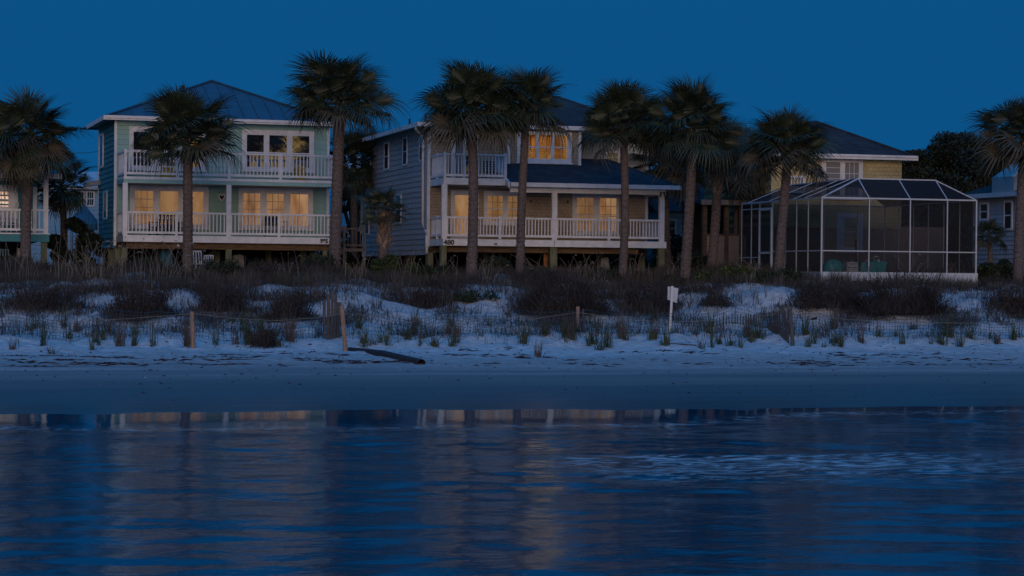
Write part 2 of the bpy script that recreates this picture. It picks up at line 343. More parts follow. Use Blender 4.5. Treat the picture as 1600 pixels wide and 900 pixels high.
def water_material():
    m = bpy.data.materials.new('sea_water'); m.use_nodes = True; n = m.node_tree; b = n.nodes['Principled BSDF']
    def N(t): return n.nodes.new(t)
    b.inputs['Base Color'].default_value = (.001, .052, .086, 1); b.inputs['IOR'].default_value = 1.34; b.inputs['Specular IOR Level'].default_value = .5; b.inputs['Specular Tint'].default_value = (.52, .86, 1, 1)
    g = N('ShaderNodeNewGeometry'); rot = N('ShaderNodeMapping'); rot.inputs['Rotation'].default_value = (0, 0, -ANG); n.links.new(g.outputs['Position'], rot.inputs[0])
    sp = N('ShaderNodeSeparateXYZ'); n.links.new(rot.outputs[0], sp.inputs[0])
    sh1 = N('ShaderNodeMapRange'); sh1.interpolation_type = 'SMOOTHSTEP'; sh1.inputs[1].default_value = 17; sh1.inputs[2].default_value = 24; sh1.inputs[3].default_value = 0; sh1.inputs[4].default_value = 2.3; n.links.new(sp.outputs[0], sh1.inputs[0])
    sh2 = N('ShaderNodeMapRange'); sh2.interpolation_type = 'SMOOTHSTEP'; sh2.inputs[1].default_value = .5; sh2.inputs[2].default_value = 4; sh2.inputs[3].default_value = 1.2; sh2.inputs[4].default_value = 0; n.links.new(sp.outputs[0], sh2.inputs[0])
    wob = N('ShaderNodeTexNoise'); wob.inputs['Scale'].default_value = .35; n.links.new(rot.outputs[0], wob.inputs['Vector'])
    wb = N('ShaderNodeMath'); wb.operation = 'MULTIPLY_ADD'; wb.inputs[1].default_value = 1.6; wb.inputs[2].default_value = -.8; n.links.new(wob.outputs['Fac'], wb.inputs[0])
    q1 = N('ShaderNodeMath'); q1.operation = 'SUBTRACT'; n.links.new(sp.outputs[1], q1.inputs[0]); n.links.new(sh1.outputs[0], q1.inputs[1])
    q2 = N('ShaderNodeMath'); q2.operation = 'SUBTRACT'; n.links.new(q1.outputs[0], q2.inputs[0]); n.links.new(sh2.outputs[0], q2.inputs[1])
    q3 = N('ShaderNodeMath'); n.links.new(q2.outputs[0], q3.inputs[0]); n.links.new(wb.outputs[0], q3.inputs[1]); sS = q3.outputs[0]
    # roughness: glassy film near the edge, blurred moving water further out
    rr = N('ShaderNodeMapRange'); rr.interpolation_type = 'SMOOTHSTEP'; rr.inputs[1].default_value = 50.6; rr.inputs[2].default_value = 51.8; rr.inputs[3].default_value = .06; rr.inputs[4].default_value = .02
    n.links.new(sS, rr.inputs[0]); n.links.new(rr.outputs[0], b.inputs['Roughness'])
    # fine ripple bump
    s1 = N('ShaderNodeMapping'); s1.inputs['Scale'].default_value = (3.0, 4.5, 1); n.links.new(rot.outputs[0], s1.inputs[0])
    n1 = N('ShaderNodeTexNoise'); n1.inputs['Scale'].default_value = 1; n1.inputs['Detail'].default_value = 5; n.links.new(s1.outputs[0], n1.inputs['Vector'])
    bp = N('ShaderNodeBump'); bp.inputs['Distance'].default_value = .013; n.links.new(n1.outputs['Fac'], bp.inputs['Height'])
    bs = N('ShaderNodeMapRange'); bs.inputs[1].default_value = 49.5; bs.inputs[2].default_value = 52.2; bs.inputs[3].default_value = .9; bs.inputs[4].default_value = .17; n.links.new(sS, bs.inputs[0]); n.links.new(bs.outputs[0], bp.inputs['Strength'])
    n.links.new(bp.outputs[0], b.inputs['Normal'])
    # foam left by the broken wave, on the right
    s2 = N('ShaderNodeMapping'); s2.inputs['Scale'].default_value = (.9, 1.5, 1); n.links.new(rot.outputs[0], s2.inputs[0])
    n2 = N('ShaderNodeTexNoise'); n2.inputs['Scale'].default_value = 1; n2.inputs['Detail'].default_value = 7; n2.inputs['Distortion'].default_value = 2.6; n.links.new(s2.outputs[0], n2.inputs['Vector'])
    f1 = N('ShaderNodeMapRange'); f1.inputs[1].default_value = .46; f1.inputs[2].default_value = .68; n.links.new(n2.outputs['Fac'], f1.inputs[0])
    def band(sock, a, b_, c, d):
        u = N('ShaderNodeMapRange'); u.interpolation_type = 'SMOOTHSTEP'; u.inputs[1].default_value = a; u.inputs[2].default_value = b_; n.links.new(sock, u.inputs[0])
        w = N('ShaderNodeMapRange'); w.interpolation_type = 'SMOOTHSTEP'; w.inputs[1].default_value = c; w.inputs[2].default_value = d; w.inputs[3].default_value = 1; w.inputs[4].default_value = 0; n.links.new(sock, w.inputs[0])
        q = N('ShaderNodeMath'); q.operation = 'MULTIPLY'; n.links.new(u.outputs[0], q.inputs[0]); n.links.new(w.outputs[0], q.inputs[1]); return q.outputs[0]
    b1 = band(sp.outputs[1], 35.0, 40.5, 42.0, 43.2); b2 = band(sp.outputs[0], 11.0, 13.5, 17.5, 24)
    k = N('ShaderNodeMath'); k.operation = 'MULTIPLY'; n.links.new(b1, k.inputs[0]); n.links.new(b2, k.inputs[1])
    # thin foam line where the last surge stops
    b3 = band(sS, 50.4, 50.9, 51.1, 51.7)
    b3s = N('ShaderNodeMath'); b3s.operation = 'MULTIPLY'; b3s.inputs[1].default_value = .5; n.links.new(b3, b3s.inputs[0])
    k2 = N('ShaderNodeMath'); k2.operation = 'MAXIMUM'; n.links.new(k.outputs[0], k2.inputs[0]); n.links.new(b3s.outputs[0], k2.inputs[1])
    k3 = N('ShaderNodeMath'); k3.operation = 'MULTIPLY'; n.links.new(k2.outputs[0], k3.inputs[0]); n.links.new(f1.outputs[0], k3.inputs[1])
    k4 = N('ShaderNodeMath'); k4.operation = 'MULTIPLY'; k4.inputs[1].default_value = 1.0; n.links.new(k3.outputs[0], k4.inputs[0])
    body = N('ShaderNodeBsdfDiffuse'); body.inputs[0].default_value = (.001, .056, .096, 1)
    gl = N('ShaderNodeBsdfGlossy'); gl.inputs['Color'].default_value = (.76, .93, 1, 1); n.links.new(rr.outputs[0], gl.inputs['Roughness']); n.links.new(bp.outputs[0], gl.inputs['Normal'])
    fr = N('ShaderNodeFresnel'); fr.inputs['IOR'].default_value = 1.33; n.links.new(bp.outputs[0], fr.inputs['Normal'])
    sm = N('ShaderNodeMixShader'); n.links.new(fr.outputs[0], sm.inputs[0]); n.links.new(body.outputs[0], sm.inputs[1]); n.links.new(gl.outputs[0], sm.inputs[2]); surf = sm.outputs[0]
    fd = N('ShaderNodeBsdfDiffuse'); fd.inputs[0].default_value = (.58, .60, .62, 1)
    mx = N('ShaderNodeMixShader'); n.links.new(k4.outputs[0], mx.inputs[0]); n.links.new(surf, mx.inputs[1]); n.links.new(fd.outputs[0], mx.inputs[2])
    n.links.new(mx.outputs[0], n.nodes['Material Output'].inputs[0])
    return m
_w = []
for i in range(52):
    lam = .62 * (4.5 ** (i / 51.0)); th = random.gauss(0, .75); k = 2 * math.pi / lam
    _w.append((k * math.sin(th), k * math.cos(th), random.uniform(0, 6.28), .0072 / k))
WA = np.array(_w)
def smooth(x): x = min(1, max(0, x)); return x * x * (3 - 2 * x)
def surge(t): return 2.3 * smooth((t - 17) / 7) + 1.2 * smooth((4 - t) / 3.5)
def zwater(x, y, t, s):
    if s > 57.4 or s < 5 or t < -40 or t > 60: return 0.0 if s < 51.6 else .04 * (s - 51.6)
    calm = min(1, max(.03, (51.4 + surge(t) - s) / 1.6)) * (.5 + .75 * max(0, .5 + noise.noise((t * .16, s * .25, 1.0))))
    if s > 52: calm = min(calm, .25)
    z = calm * float(np.sum(WA[:, 3] * np.sin(WA[:, 0] * t + WA[:, 1] * s + WA[:, 2])))
    for c, A, w in ((42.3, .085, 1.3), (48.6, .03, .9), (33.5, .05, 1.6)):
        u = s + .9 * noise.noise((t * .12, c, 0)) + .25 * noise.noise((t * .5, c, 4)) - c
        if 0 <= u < w: z -= A * smooth(u / w)
        elif w <= u < w + 4: z -= A * (1 - smooth((u - w) / 4))
    if s > 51.6: z += .04 * (s - 51.6) + .024
    elif s > 50.4: z += .04 * (s - 50.4) ** 2 / 2.4
    return z
tl = [-4000, -900, -200, -60, -20, -8] + list(np.arange(-4, 32, .16)) + [36, 50, 120, 400, 1200, 4000]
sl_ = [-5000, -1000, -200, 0, 18] + list(np.arange(24, 52, .085)) + list(np.arange(52, 57.2, .2))
water = grid_sheet('water', tl, sl_, zwater, water_material())
tag(water, 'dark blue shallow sea with soft ripples and reflections', kind='structure')

# ================================================================ building helpers
def siding(parent, name, m, L, org, along, out, z0, z1, pitch=.23, zskip=None):
    """lapped boards, each an object sharing one mesh; along/out are unit vectors in the parent's frame"""
    a, o = Vector(along), Vector(out); b = MB()
    p = [Vector((0, 0, 0)), o * .045, o * .008 + Vector((0, 0, pitch + .012)), Vector((0, 0, pitch + .012))]
    b.prism(p, a * L); me = b.mesh(name, m); n = max(1, round((z1 - z0) / pitch))
    for i in range(n): place(name, me, parent, Vector(org) + Vector((0, 0, z0 + i * (z1 - z0) / n)))
def railing(parent, p0, p1, ztop, zbot, posts=(), pitch=.165, ph=None, m=None, label=None, bw=.045, pw=.12, ends=True):
    """p0,p1: (u,v) ends; posts: fractions along that carry a short post"""
    m = m or M['white']; p0, p1 = Vector((*p0, 0)), Vector((*p1, 0)); d = p1 - p0; L = d.length; d.normalize()
    Z = Vector((0, 0, 1))
    r = MB().beam(p0 + Z * (ztop - .04), p1 + Z * (ztop - .04), .13, .08).build('railing', m, parent)
    if label: r['label'] = label
    MB().beam(p0 + Z * (zbot + .05), p1 + Z * (zbot + .05), .07, .10).build('bottom_rail', m, r)
    bm = MB().box(-bw / 2, bw / 2, -bw / 2, bw / 2, zbot + .10, ztop - .08).mesh('baluster', m)
    n = int(L / pitch); rz = math.atan2(d.y, d.x)
    for i in range(1, n):
        place('baluster', bm, r, p0 + d * (L * i / n), (0, 0, rz))
    pm = MB().box(-pw / 2, pw / 2, -pw / 2, pw / 2, zbot - .10, ztop + .05).mesh('railing_post', m)
    for f in posts: place('railing_post', pm, r, p0 + d * (L * f) , (0, 0, rz))
    return r
def window(parent, u0, u1, z0, z1, v, glass, grid=(1, 1), meet=None, fw=.07, barm=None, fm=None, tilt=0.004):
    """sash window facing -v: frame part with pane, bars"""
    fm = fm or M['white']
    f = MB(); f.box(u0, u1, v - .03, v + .03, z1 - fw, z1); f.box(u0, u1, v - .03, v + .03, z0, z0 + fw)
    f.box(u0, u0 + fw, v - .031, v + .03, z0 + fw, z1 - fw); f.box(u1 - fw, u1, v - .031, v + .03, z0 + fw, z1 - fw)
    w = f.build('window', fm, parent)
    a, b = u0 + fw, u1 - fw; c, d = z0 + fw, z1 - fw
    dx, dz = random.uniform(-tilt, tilt), random.uniform(-tilt, tilt)
    MB().prism([(a, v + dx, c), (b, v - dx, c), (b, v - dx + dz, d), (a, v + dx + dz, d)], (0, .012, 0)).build('pane', glass, w)
    bm = barm or M['muntin']
    for i in range(1, grid[0]):
        x = a + (b - a) * i / grid[0]; MB().box(x - .012, x + .012, v - .018, v - .004, c, d).build('muntin', bm, w)
    for j in range(1, grid[1]):
        z = c + (d - c) * j / grid[1]; MB().box(a, b, v - .020, v - .005, z - .012, z + .012).build('muntin', bm, w)
    if meet: 
        z = c + (d - c) * meet; MB().box(a, b, v - .030, v + .0, z - .028, z + .028).build('sash_rail', fm, w)
    return w
def trim_group(parent, U0, U1, Z0, Z1, wins, z0, z1, v, th=.05, m=None, sill=True):
    """white casing boards round a row of windows"""
    t = MB(); m = m or M['white']
    t.box(U0, U1, v - th, v, z1, Z1); t.box(U0, U1, v - th, v, Z0, z0)
    e = [U0] + [x for w in wins for x in w] + [U1]
    for i in range(0, len(e), 2): t.box(e[i], e[i + 1], v - th, v, z0, z1)
    o = t.build('window_casing', m, parent)
    if sill: MB().box(U0 - .05, U1 + .05, v - th - .06, v, Z0 - .05, Z0).build('sill', m, o)
    return o
def hip_roof(parent, u0, u1, v0, v1, ze, zr, r0, r1, m, th=.0, seams=0, name='roof', seam_m=None):
    """eave rectangle, ridge from r0=(u,v) to r1"""
    A, B, C, D = [Vector(p) for p in ((u0, v0, ze), (u1, v0, ze), (u1, v1, ze), (u0, v1, ze))]
    E, G = Vector((*r0, zr)), Vector((*r1, zr))
    b = MB()
    b.poly([A, B, E]); b.poly([B, C, G, E] if (E - G).length > .01 else [B, C, E]); b.poly([C, D, G]); b.poly([D, A, E, G] if (E - G).length > .01 else [D, A, E])
    o = b.build(name, m, parent)
    cap = MB()
    for p, q in ((A, E), (B, E), (C, G), (D, G), (E, G)):
        if (p - q).length > .05: cap.beam(p + Vector((0, 0, .02)), q + Vector((0, 0, .02)), .22, .05)
    cap.build('ridge_cap', m, o)
    if seams:
        sm = seam_m or m; n = int((u1 - u0) / seams)
        for i in range(1, n):
            u = u0 + (u1 - u0) * i / n
            # front slope triangle: how far up does this seam run
            f = (u - u0) / (E.x - u0) if u < E.x else (u1 - u) / (u1 - E.x)
            f *= .97
            p = Vector((u, v0, ze + .015)); q = p + (E - Vector((E.x, v0, ze))) * f; q.x = u
            MB().beam(p, q, .035, .045).build('seam', sm, o)
        n = int((v1 - v0) / seams)
        for i in range(1, n):
            v = v0 + (v1 - v0) * i / n
            f = min(1, (v - v0) / max(.1, E.y - v0), (v1 - v) / max(.1, v1 - G.y)) * .97
            p = Vector((u0, v, ze + .015)); q = Vector((u0 + (E.x - u0) * f, v, ze + .015 + (zr - ze) * f))
            MB().beam(p, q, .035, .045).build('seam', sm, o)
    return o
def text_part(parent, s, size, loc, m, font_w=1.0):
    cu = bpy.data.curves.new('house_number', 'FONT'); cu.body = s; cu.size = size; cu.extrude = .008; cu.offset = .012; cu.align_x = 'CENTER'; cu.align_y = 'CENTER'
    tmp = bpy.data.objects.new('tmp', cu); COL.objects.link(tmp)
    dg = bpy.context.evaluated_depsgraph_get(); me = bpy.data.meshes.new_from_object(tmp.evaluated_get(dg)); bpy.data.objects.remove(tmp)
    me.materials.clear(); me.materials.append(m); me.name = 'house_number'
    return place('house_number', me, parent, loc, (math.pi / 2, 0, 0), (font_w, 1, 1))

# ================================================================ seafoam house
f1 = Frame(195, 370, 97, .31, 3.55)
h1 = f1.thing('beach_house', 'seafoam two-storey stilt house with blue metal hip roof and two white-railed decks', 'house')
VW = 2.6
uR = f1.u(529, 330); uWL = f1.u(180, 300, VW); uWR = f1.u(512, 300, VW)
z_up_rail = (f1.z(195, 234) + f1.z(515, 243.4)) / 2; z_up_bot = f1.z(195, 272); z_up_deck = f1.z(195, 275.5); z_up_beam = f1.z(195, 279.5); z_up_under = f1.z(195, 285.5)
z_lo_rail = (f1.z(197, 329.5) + f1.z(513, 335.8)) / 2; z_lo_bot = f1.z(197, 364.5); z_lo_deck = f1.z(197, 367); z_lo_under = f1.z(197, 377.5)
z_eave = f1.z(300, 186, VW - .5)
v_back = max(f1.vz(155, 300, uWL)[0], VW + 5)
def shell(parent, u0, u1, v0, v1, z0, z1, m, name='wall'): return MB().box(u0, u1, v0, v1, z0, z1).build(name, m, parent)
wall = shell(h1, uWL + .03, uWR - .03, VW + .03, v_back, z_lo_under, z_eave - .02, M['seafoam'])
siding(wall, 'siding_board', M['seafoam'], uWR - uWL - .1, (uWL + .05, VW + .03, 0), (1, 0, 0), (0, -1, 0), z_lo_deck, z_eave - .3)
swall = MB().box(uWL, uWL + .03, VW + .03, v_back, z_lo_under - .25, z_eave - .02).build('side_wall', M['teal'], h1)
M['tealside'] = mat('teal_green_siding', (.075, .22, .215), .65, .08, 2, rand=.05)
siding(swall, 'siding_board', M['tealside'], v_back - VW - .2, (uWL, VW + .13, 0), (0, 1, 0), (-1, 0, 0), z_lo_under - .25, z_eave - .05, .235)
for u in (uWL, uWR): MB().box(u - .06, u + .06, VW - .04, VW + .10, z_lo_under - .15, z_eave - .03).build('corner_board', M['white'], h1)
MB().box(uWL - .06, uWL + .06, v_back - .08, v_back + .05, z_lo_under - .2, z_eave - .03).build('corner_board', M['white'], h1)
MB().box(uWL + .07, uWR - .07, VW - .035, VW + .02, z_eave - .36, z_eave - .03).build('frieze_board', M['seafoam'], h1)
# decks
for zt, zb, zu, nm in ((z_up_deck, z_up_beam, z_up_under, 'upper'), (z_lo_deck, z_lo_deck - .01, z_lo_under, 'lower')):
    MB().box(-.05, uR + .05, .05, VW - .05, zt - .12, zt - .02).build('deck_floor', M['wood'], h1)
    if nm == 'upper':
        o = MB().box(-.08, uR + .08, -.05, .0, zb, zt).build('deck_edge', M['white'], h1)
        MB().box(-.08, -.03, .0, VW, zb, zt).build('deck_edge', M['white'], h1)
        MB().box(-.07, uR + .07, -.04, .02, zu, zb).build('deck_beam', M['seafoam'], h1)
        MB().box(-.068, -.0, .02, VW, zu, zb).build('deck_beam', M['seafoam'], h1)
        MB().box(.0, uR, .03, VW - .05, zu + .02, zu + .06).build('porch_ceiling', M['soffit'], h1)
    else:
        MB().box(-.08, uR + .08, -.05, .02, zu, zt).build('deck_edge', M['white'], h1)
        MB().box(-.08, -.02, .02, VW, zu, zt).build('deck_edge', M['greyblue'], h1)
uf = lambda px, py: f1.u(px, py) / uR
railing(h1, (0, 0), (uR, 0), z_up_rail, z_up_bot, [0, uf(277, 255), uf(358, 255), uf(438, 258), 1], .163)
railing(h1, (0, .1), (0, VW - .1), z_up_rail, z_up_bot, [], .15)
railing(h1, (uR, .1), (uR, VW - .1), z_up_rail, z_up_bot, [], .15)
railing(h1, (0, 0), (uR, 0), z_lo_rail, z_lo_bot, [uf(275.5, 350), uf(435.6, 350)], .163)
railing(h1, (0, .1), (0, VW - .1), z_lo_rail, z_lo_bot, [], .15)
railing(h1, (uR, .1), (uR, VW - .1), z_lo_rail, z_lo_bot, [], .15)
for u in (0, f1.u(357.3, 330), uR): MB().box(u - .11, u + .11, -.045, .15, z_lo_deck, z_up_under).build('porch_post', M['white'], h1)
# windows, lower then upper
def h1win(px0, px1, pt, pb, grid, meet=None, glass='glass'):
    u0, zt = f1.uz(px0, pt, VW); u1, zb = f1.uz(px1, pb, VW); return u0, u1
for (tp, zt_px, zb_px, gpx, wins, up) in (
    ((203, 326), 296, 351, 289, ((209, 241, (3, 4), None), (248.5, 280, (1, 1), .33), (287, 319.5, (1, 1), .33)), 0),
    ((372.6, 489), 300, 353, 293, ((378, 408, (3, 4), None), (415, 445, (3, 4), None), (452, 483, (2, 1), .33)), 0),
    ((202, 321), 204, 260, 197, ((207, 238, (1, 1), .45), (246, 276, (1, 1), .45), (285, 315, (1, 1), .45)), 1),
    ((378, 490.5), 208.5, 262, 202, ((384, 414, (1, 1), .45), (419, 450, (1, 1), .45), (455, 485, (1, 1), .45)), 1)):
    U0, Zt = f1.uz(tp[0], gpx, VW); U1 = f1.u(tp[1], gpx, VW); z1 = f1.z(tp[0], zt_px, VW); z0 = f1.z(tp[0], zb_px, VW); Z0 = z0 - .13
    ww = [(f1.u(a, zt_px, VW), f1.u(b, zt_px, VW)) for a, b, g, m_ in wins]
    trim_group(h1, U0, U1, Z0, Zt, ww, z0, z1, VW - .01)
    for (a, b), (_, _, g, mt) in zip(ww, wins): window(h1, a, b, z0, z1, VW - .02, M['glass'] if up else M['glowpane'], g, mt, .05)
for (px0, px1, pt, pb) in ((157.6, 163.5, 208, 264), (163.5, 169.5, 297, 344)):
    va, zt = f1.vz(px1, pt, uWL); vb, zb = f1.vz(px0, pb, uWL)
    zt = (f1.vz(px0, pt + 2, uWL)[1] + zt) / 2
    w = MB(); w.box(uWL - .05, uWL - .0, va, va + .1, zb, zt); w.box(uWL - .05, uWL, vb - .1, vb, zb, zt); w.box(uWL - .051, uWL, va, vb, zt - .1, zt); w.box(uWL - .051, uWL, va, vb, zb, zb + .1)
    w = w.build('window', M['white'], h1); w.location.x = -.04; MB().box(uWL - .035, uWL - .03, va + .1, vb - .1, zb + .1, zt - .1).build('pane', M['glassdim'], w)
# roof
ue0 = f1.u(164, 181, VW - .5); ue1 = uWR + (uWL - ue0)
ua, za = f1.uz(331, 126, VW + 4.6)
rf = hip_roof(h1, ue0, ue1, VW - .5, VW + 9.7, z_eave + .02, za, (ua, VW + 4.6), (ua, VW + 5.0), M['roofmetal'], seams=.62)
MB().box(ue0, ue1, VW - .5, v_back + .3, z_eave - .06, z_eave - .0).build('soffit', M['soffit'], h1)
MB().box(ue0 - .02, ue1 + .02, VW - .56, VW - .5, z_eave - .14, z_eave + .06).build('fascia', M['white'], h1)
MB().box(ue0 - .06, ue0 - .0, VW - .5, v_back + .3, z_eave - .14, z_eave + .06).build('fascia', M['white'], h1)
MB().box(ue0, ue1, VW - .62, VW - .56, z_eave - .06, z_eave + .06).build('gutter', M['white'], h1)
MB().tube([(ua - 1.6, VW + 3.5, za - 1.0), (ua - 1.6, VW + 3.5, za - .38)], .09, 8).build('roof_vent', M['black'], h1)
# lean-to at the back corner
vb0, zlt = f1.vz(150, 287, uWL)
lt = MB(); lt.prism([(uWL - .7, v_back - .6, zlt - .02), (uWL, v_back - .6, zlt + .12), (uWL, v_back - .6, zlt - .12), (uWL - .7, v_back - .6, zlt - .2)], (0, 1.2, 0)); lt.build('side_canopy', M['soffit'], h1)
# piles, beams
def piles(parent, lst, ztop, w=.26, m=None, name='pile'):
    for (u, v, *k) in lst:
        ww = k[0] if k else w; MB().box(u - ww / 2, u + ww / 2, v, v + ww, -.8, ztop).build(name, m or M['pile'], parent)
piles(h1, [(f1.u(194.5, 390), .0), (f1.u(357.5, 390), .0), (f1.u(508, 390), .0, .2), (f1.u(184, 390, 2.6), 2.55, .28), (f1.u(174, 390, 4.2), 4.2, .28),
           (f1.u(340, 390, 2.6), 2.6, .24), (f1.u(474, 390, 2.6), 2.6, .24), (f1.u(488, 390, 3.2), 3.2, .28), (f1.u(250, 390, 4.5), 4.5), (f1.u(420, 390, 5), 5)], z_lo_under - .28)
MB().box(.1, uR - .3, .25, .4, z_lo_under - .30, z_lo_under - .01).build('deck_beam', M['beamwood'], h1)
MB().box(.0, uR, 2.45, 2.6, z_lo_under - .30, z_lo_under - .01).build('deck_beam', M['beamwood'], h1)
a = f1.uz(318, 408, 2.6); b = f1.uz(337, 390, 2.6)
MB().beam((a[0], 2.65, a[1]), (b[0], 2.65, b[1]), .1, .16).build('brace', M['pile'], h1)
MB().box(uWL, uWR, 6.8, 7.0, -.6, z_lo_under).build('shade_backing', M['dark'], h1)  # dark sheet put in for the shade under the house
# plaque and number
u, z = f1.uz(346.5, 308.5, VW - .05)
pl = MB().prism([(u - .15, VW - .03, z + .15), (u + .15, VW - .03, z + .15), (u + .15, VW - .03, z - .03), (u, VW - .03, z - .17), (u - .15, VW - .03, z - .03)], (0, -.03, 0)).build('wall_plaque', M['white'], h1)
MB().prism([(u - .10, VW - .062, z + .10), (u - .03, VW - .062, z + .10), (u, VW - .062, z + .05), (u + .03, VW - .062, z + .10), (u + .10, VW - .062, z + .10), (u + .10, VW - .062, z), (u, VW - .062, z - .12), (u - .10, VW - .062, z)], (0, -.01, 0)).build('emblem', M['black'], pl)
u, z = f1.uz(506, 377, 0); text_part(h1, '985', .27, (u, -.056, z), M['text'], .9)
u, z = f1.uz(278, 382.5, .2); MB().tube([(u, .2, z), (u, .12, z - .06)], [.05, .07], 8).build('flood_light', M['white'], h1)

# ================================================================ beige house
f2 = Frame(694, 370, 97, .27, 3.55)
h2 = f2.thing('beach_house', 'beige shingled stilt house with grey side wall, dark hip roofs and front porch', 'house')
VW = 2.7
uR2 = f2.u(1040, 380); uWL = f2.u(669, 330, VW); uWR = f2.u(1011, 340, VW); uBR = f2.u(790, 250, 0)
zl_rail = (f2.z(694, 336.5) + f2.z(1033, 345)) / 2; zl_bot = f2.z(694, 369); zl_deck = f2.z(694, 373); zl_und = f2.z(694, 383.5)
zu_rail = f2.z(694, 239); zu_bot = f2.z(694, 275); zu_deck = f2.z(694, 277.5); zu_und = f2.z(694, 288)
zp_eave = f2.z(900, 290, -.45); zp_beam0 = f2.z(866, 301.5); zp_beam1 = f2.z(866, 292.5)
z_eave2 = f2.z(690, 194, VW - .5); v_back = f2.vz(568, 300, uWL)[0]
uBump = f2.u(906, 230, VW - .3); uBumpL = f2.u(795, 230, VW - .3)
# lower storey
MB().box(uWL + .04, uWR, VW, v_back, zl_und, zp_beam1 + .1).build('wall', M['beige'], h2)
# upper storey, left part
MB().box(uWL + .04, uBumpL + .1, VW, v_back - .05, zp_beam1 + .1, z_eave2 - .03).build('wall', M['beige'], h2)
swall = MB().box(uWL, uWL + .04, VW + .02, v_back, zl_und - .35, z_eave2 - .03).build('side_wall', M['greyblue'], h2)
siding(swall, 'siding_board', M['greyblue'], v_back - VW - .2, (uWL, VW + .1, 0), (0, 1, 0), (-1, 0, 0), zl_und - .4, z_eave2 - .05, .245)
MB().box(uWL - .06, uWL + .07, VW - .05, VW + .1, zl_und - .4, z_eave2 - .03).build('corner_board', M['white'], h2)
MB().box(uWL - .05, uWL + .06, v_back - .1, v_back + .05, zl_und - .4, z_eave2 - .03).build('corner_board', M['white'], h2)
MB().box(uWR - .1, uWR + .03, VW - .04, VW + .1, zl_deck, zp_beam0).build('corner_board', M['white'], h2)
# bay with the lit window: wall built round a real opening
VB = VW - .3
bu0, bz1 = f2.uz(808, 204.5, VB); bu1, bz0 = f2.uz(892.5, 255.5, VB)
zb0 = f2.z(850, 262, VB) - .3
w = MB(); w.box(uBumpL, bu0, VB, VB + .25, zb0, z_eave2 - .03); w.box(bu1, uBump, VB, VB + .25, zb0, z_eave2 - .03)
w.box(bu0, bu1, VB, VB + .25, bz1, z_eave2 - .03); w.box(bu0, bu1, VB, VB + .25, zb0, bz0); w.box(uBump - .2, uBump, VB + .25, VB + 5, zb0, z_eave2 - .03)
w.build('bay_wall', M['beige'], h2)
for u in (uBumpL, uBump): MB().box(u - .07, u + .06, VB - .03, VB + .12, zb0, z_eave2 - .04).build('corner_board', M['white'], h2)
wz1 = f2.z(850, 209, VB); wz0 = f2.z(850, 249.5, VB)
wu = [(f2.u(814, 230, VB), f2.u(838, 230, VB)), (f2.u(840.5, 230, VB), f2.u(862, 230, VB)), (f2.u(864.5, 230, VB), f2.u(887, 230, VB))]
trim_group(h2, bu0, bu1, bz0, bz1, wu, wz0, wz1, VB)
M['warmwhite'] = M['white']
for i, (a, b) in enumerate(wu): window(h2, a, b, wz0, wz1, VB + .0, M['glassclear'], (2, 1), .48, .045)
# lit room behind the bay window
M['roomwall'] = mat('warm_room_wall', (.62, .46, .24), .8, .1, 3)
M['cabinet'] = mat('honey_cabinet', (.45, .24, .07), .5, .2, 4, stretch=(1, 1, .3))
rz0, rz1 = bz0 - .5, bz1 + .05
rm = MB(); rm.box(bu0 - .3, bu1 + .3, VB + 2.6, VB + 2.7, rz0, rz1); rm.box(bu0 - .35, bu0 - .3, VB + .26, VB + 2.7, rz0, rz1); rm.box(bu1 + .18, bu1 + .22, VB + .26, VB + 2.7, rz0, rz1); rm.box(bu0 - .3, bu1 + .2, VB + .26, VB + 2.7, rz1, rz1 + .05); rm.box(bu0 - .3, bu1 + .2, VB + .26, VB + 2.7, rz0 - .05, rz0)
room = rm.build('lit_room', M['roomwall'], h2)
for i in range(6):
    u = bu0 + .1 + i * (bu1 - bu0 - .2) / 6; MB().box(u + .02, u + .36, VB + 2.3, VB + 2.58, rz0 + 1.25, rz1 - .15).build('cabinet', M['cabinet'], room)
for i in range(4):
    u = bu0 + .2 + i * .62; MB().box(u, u + .5, VB + 1.9, VB + 2.3, rz0 + .0, rz0 + .55 + .12 * (i % 2)).build('furniture', M['cabinet'], room)
for i in range(9):
    u = bu0 + .2 + i * .25; MB().tube([(u, VB + 2.2, rz0 + .6), (u, VB + 2.2, rz0 + .75 + .12 * (i % 3))], .06, 6).build('jar', M['cushion' if i % 2 else 'plastic'], room)
for i in range(7): MB().box(bu0 + .02, bu1 - .02, VB + .32, VB + .335, wz0 + .04 + i * .085, wz0 + .055 + i * .085).build('blind_slat', M['cabinet'], room)
ll = bpy.data.lights.new('ceiling_lamp', 'POINT'); ll.energy = 42; ll.color = (1, .60, .22); ll.shadow_soft_size = .7
lo = bpy.data.objects.new('ceiling_lamp', ll); COL.objects.link(lo); lo.parent = h2; lo.location = ((bu0 + bu1) / 2 + .3, VB + 1.3, rz1 - .75)
# rear wing on the right
VR = 6.2
uRR = f2.u(1011, 300, VR); zre = f2.z(985, 206, VR - .4)
MB().box(uBump - .1, uRR, VR, VR + 6, zp_beam1, zre - .03).build('rear_wall', M['greysiding'], h2)
siding(h2, 'siding_board', M['greysiding'], uRR - uBump - .1, (uBump, VR, 0), (1, 0, 0), (0, -1, 0), zp_beam1, zre - .1, .24)
MB().box(uRR - .1, uRR + .04, VR - .05, VR + .1, zp_beam1, zre - .03).build('corner_board', M['white'], h2)
a, zt = f2.uz(946, 236, VR); b, zb = f2.uz(967, 256, VR); window(h2, a, b, zb, zt, VR - .05, M['glassdim'], (2, 2), None, .08, M['white'])
MB().box(uBump, uRR + .5, VR - .5, VR - .35, zre - .12, zre + .06).build('fascia', M['white'], h2)
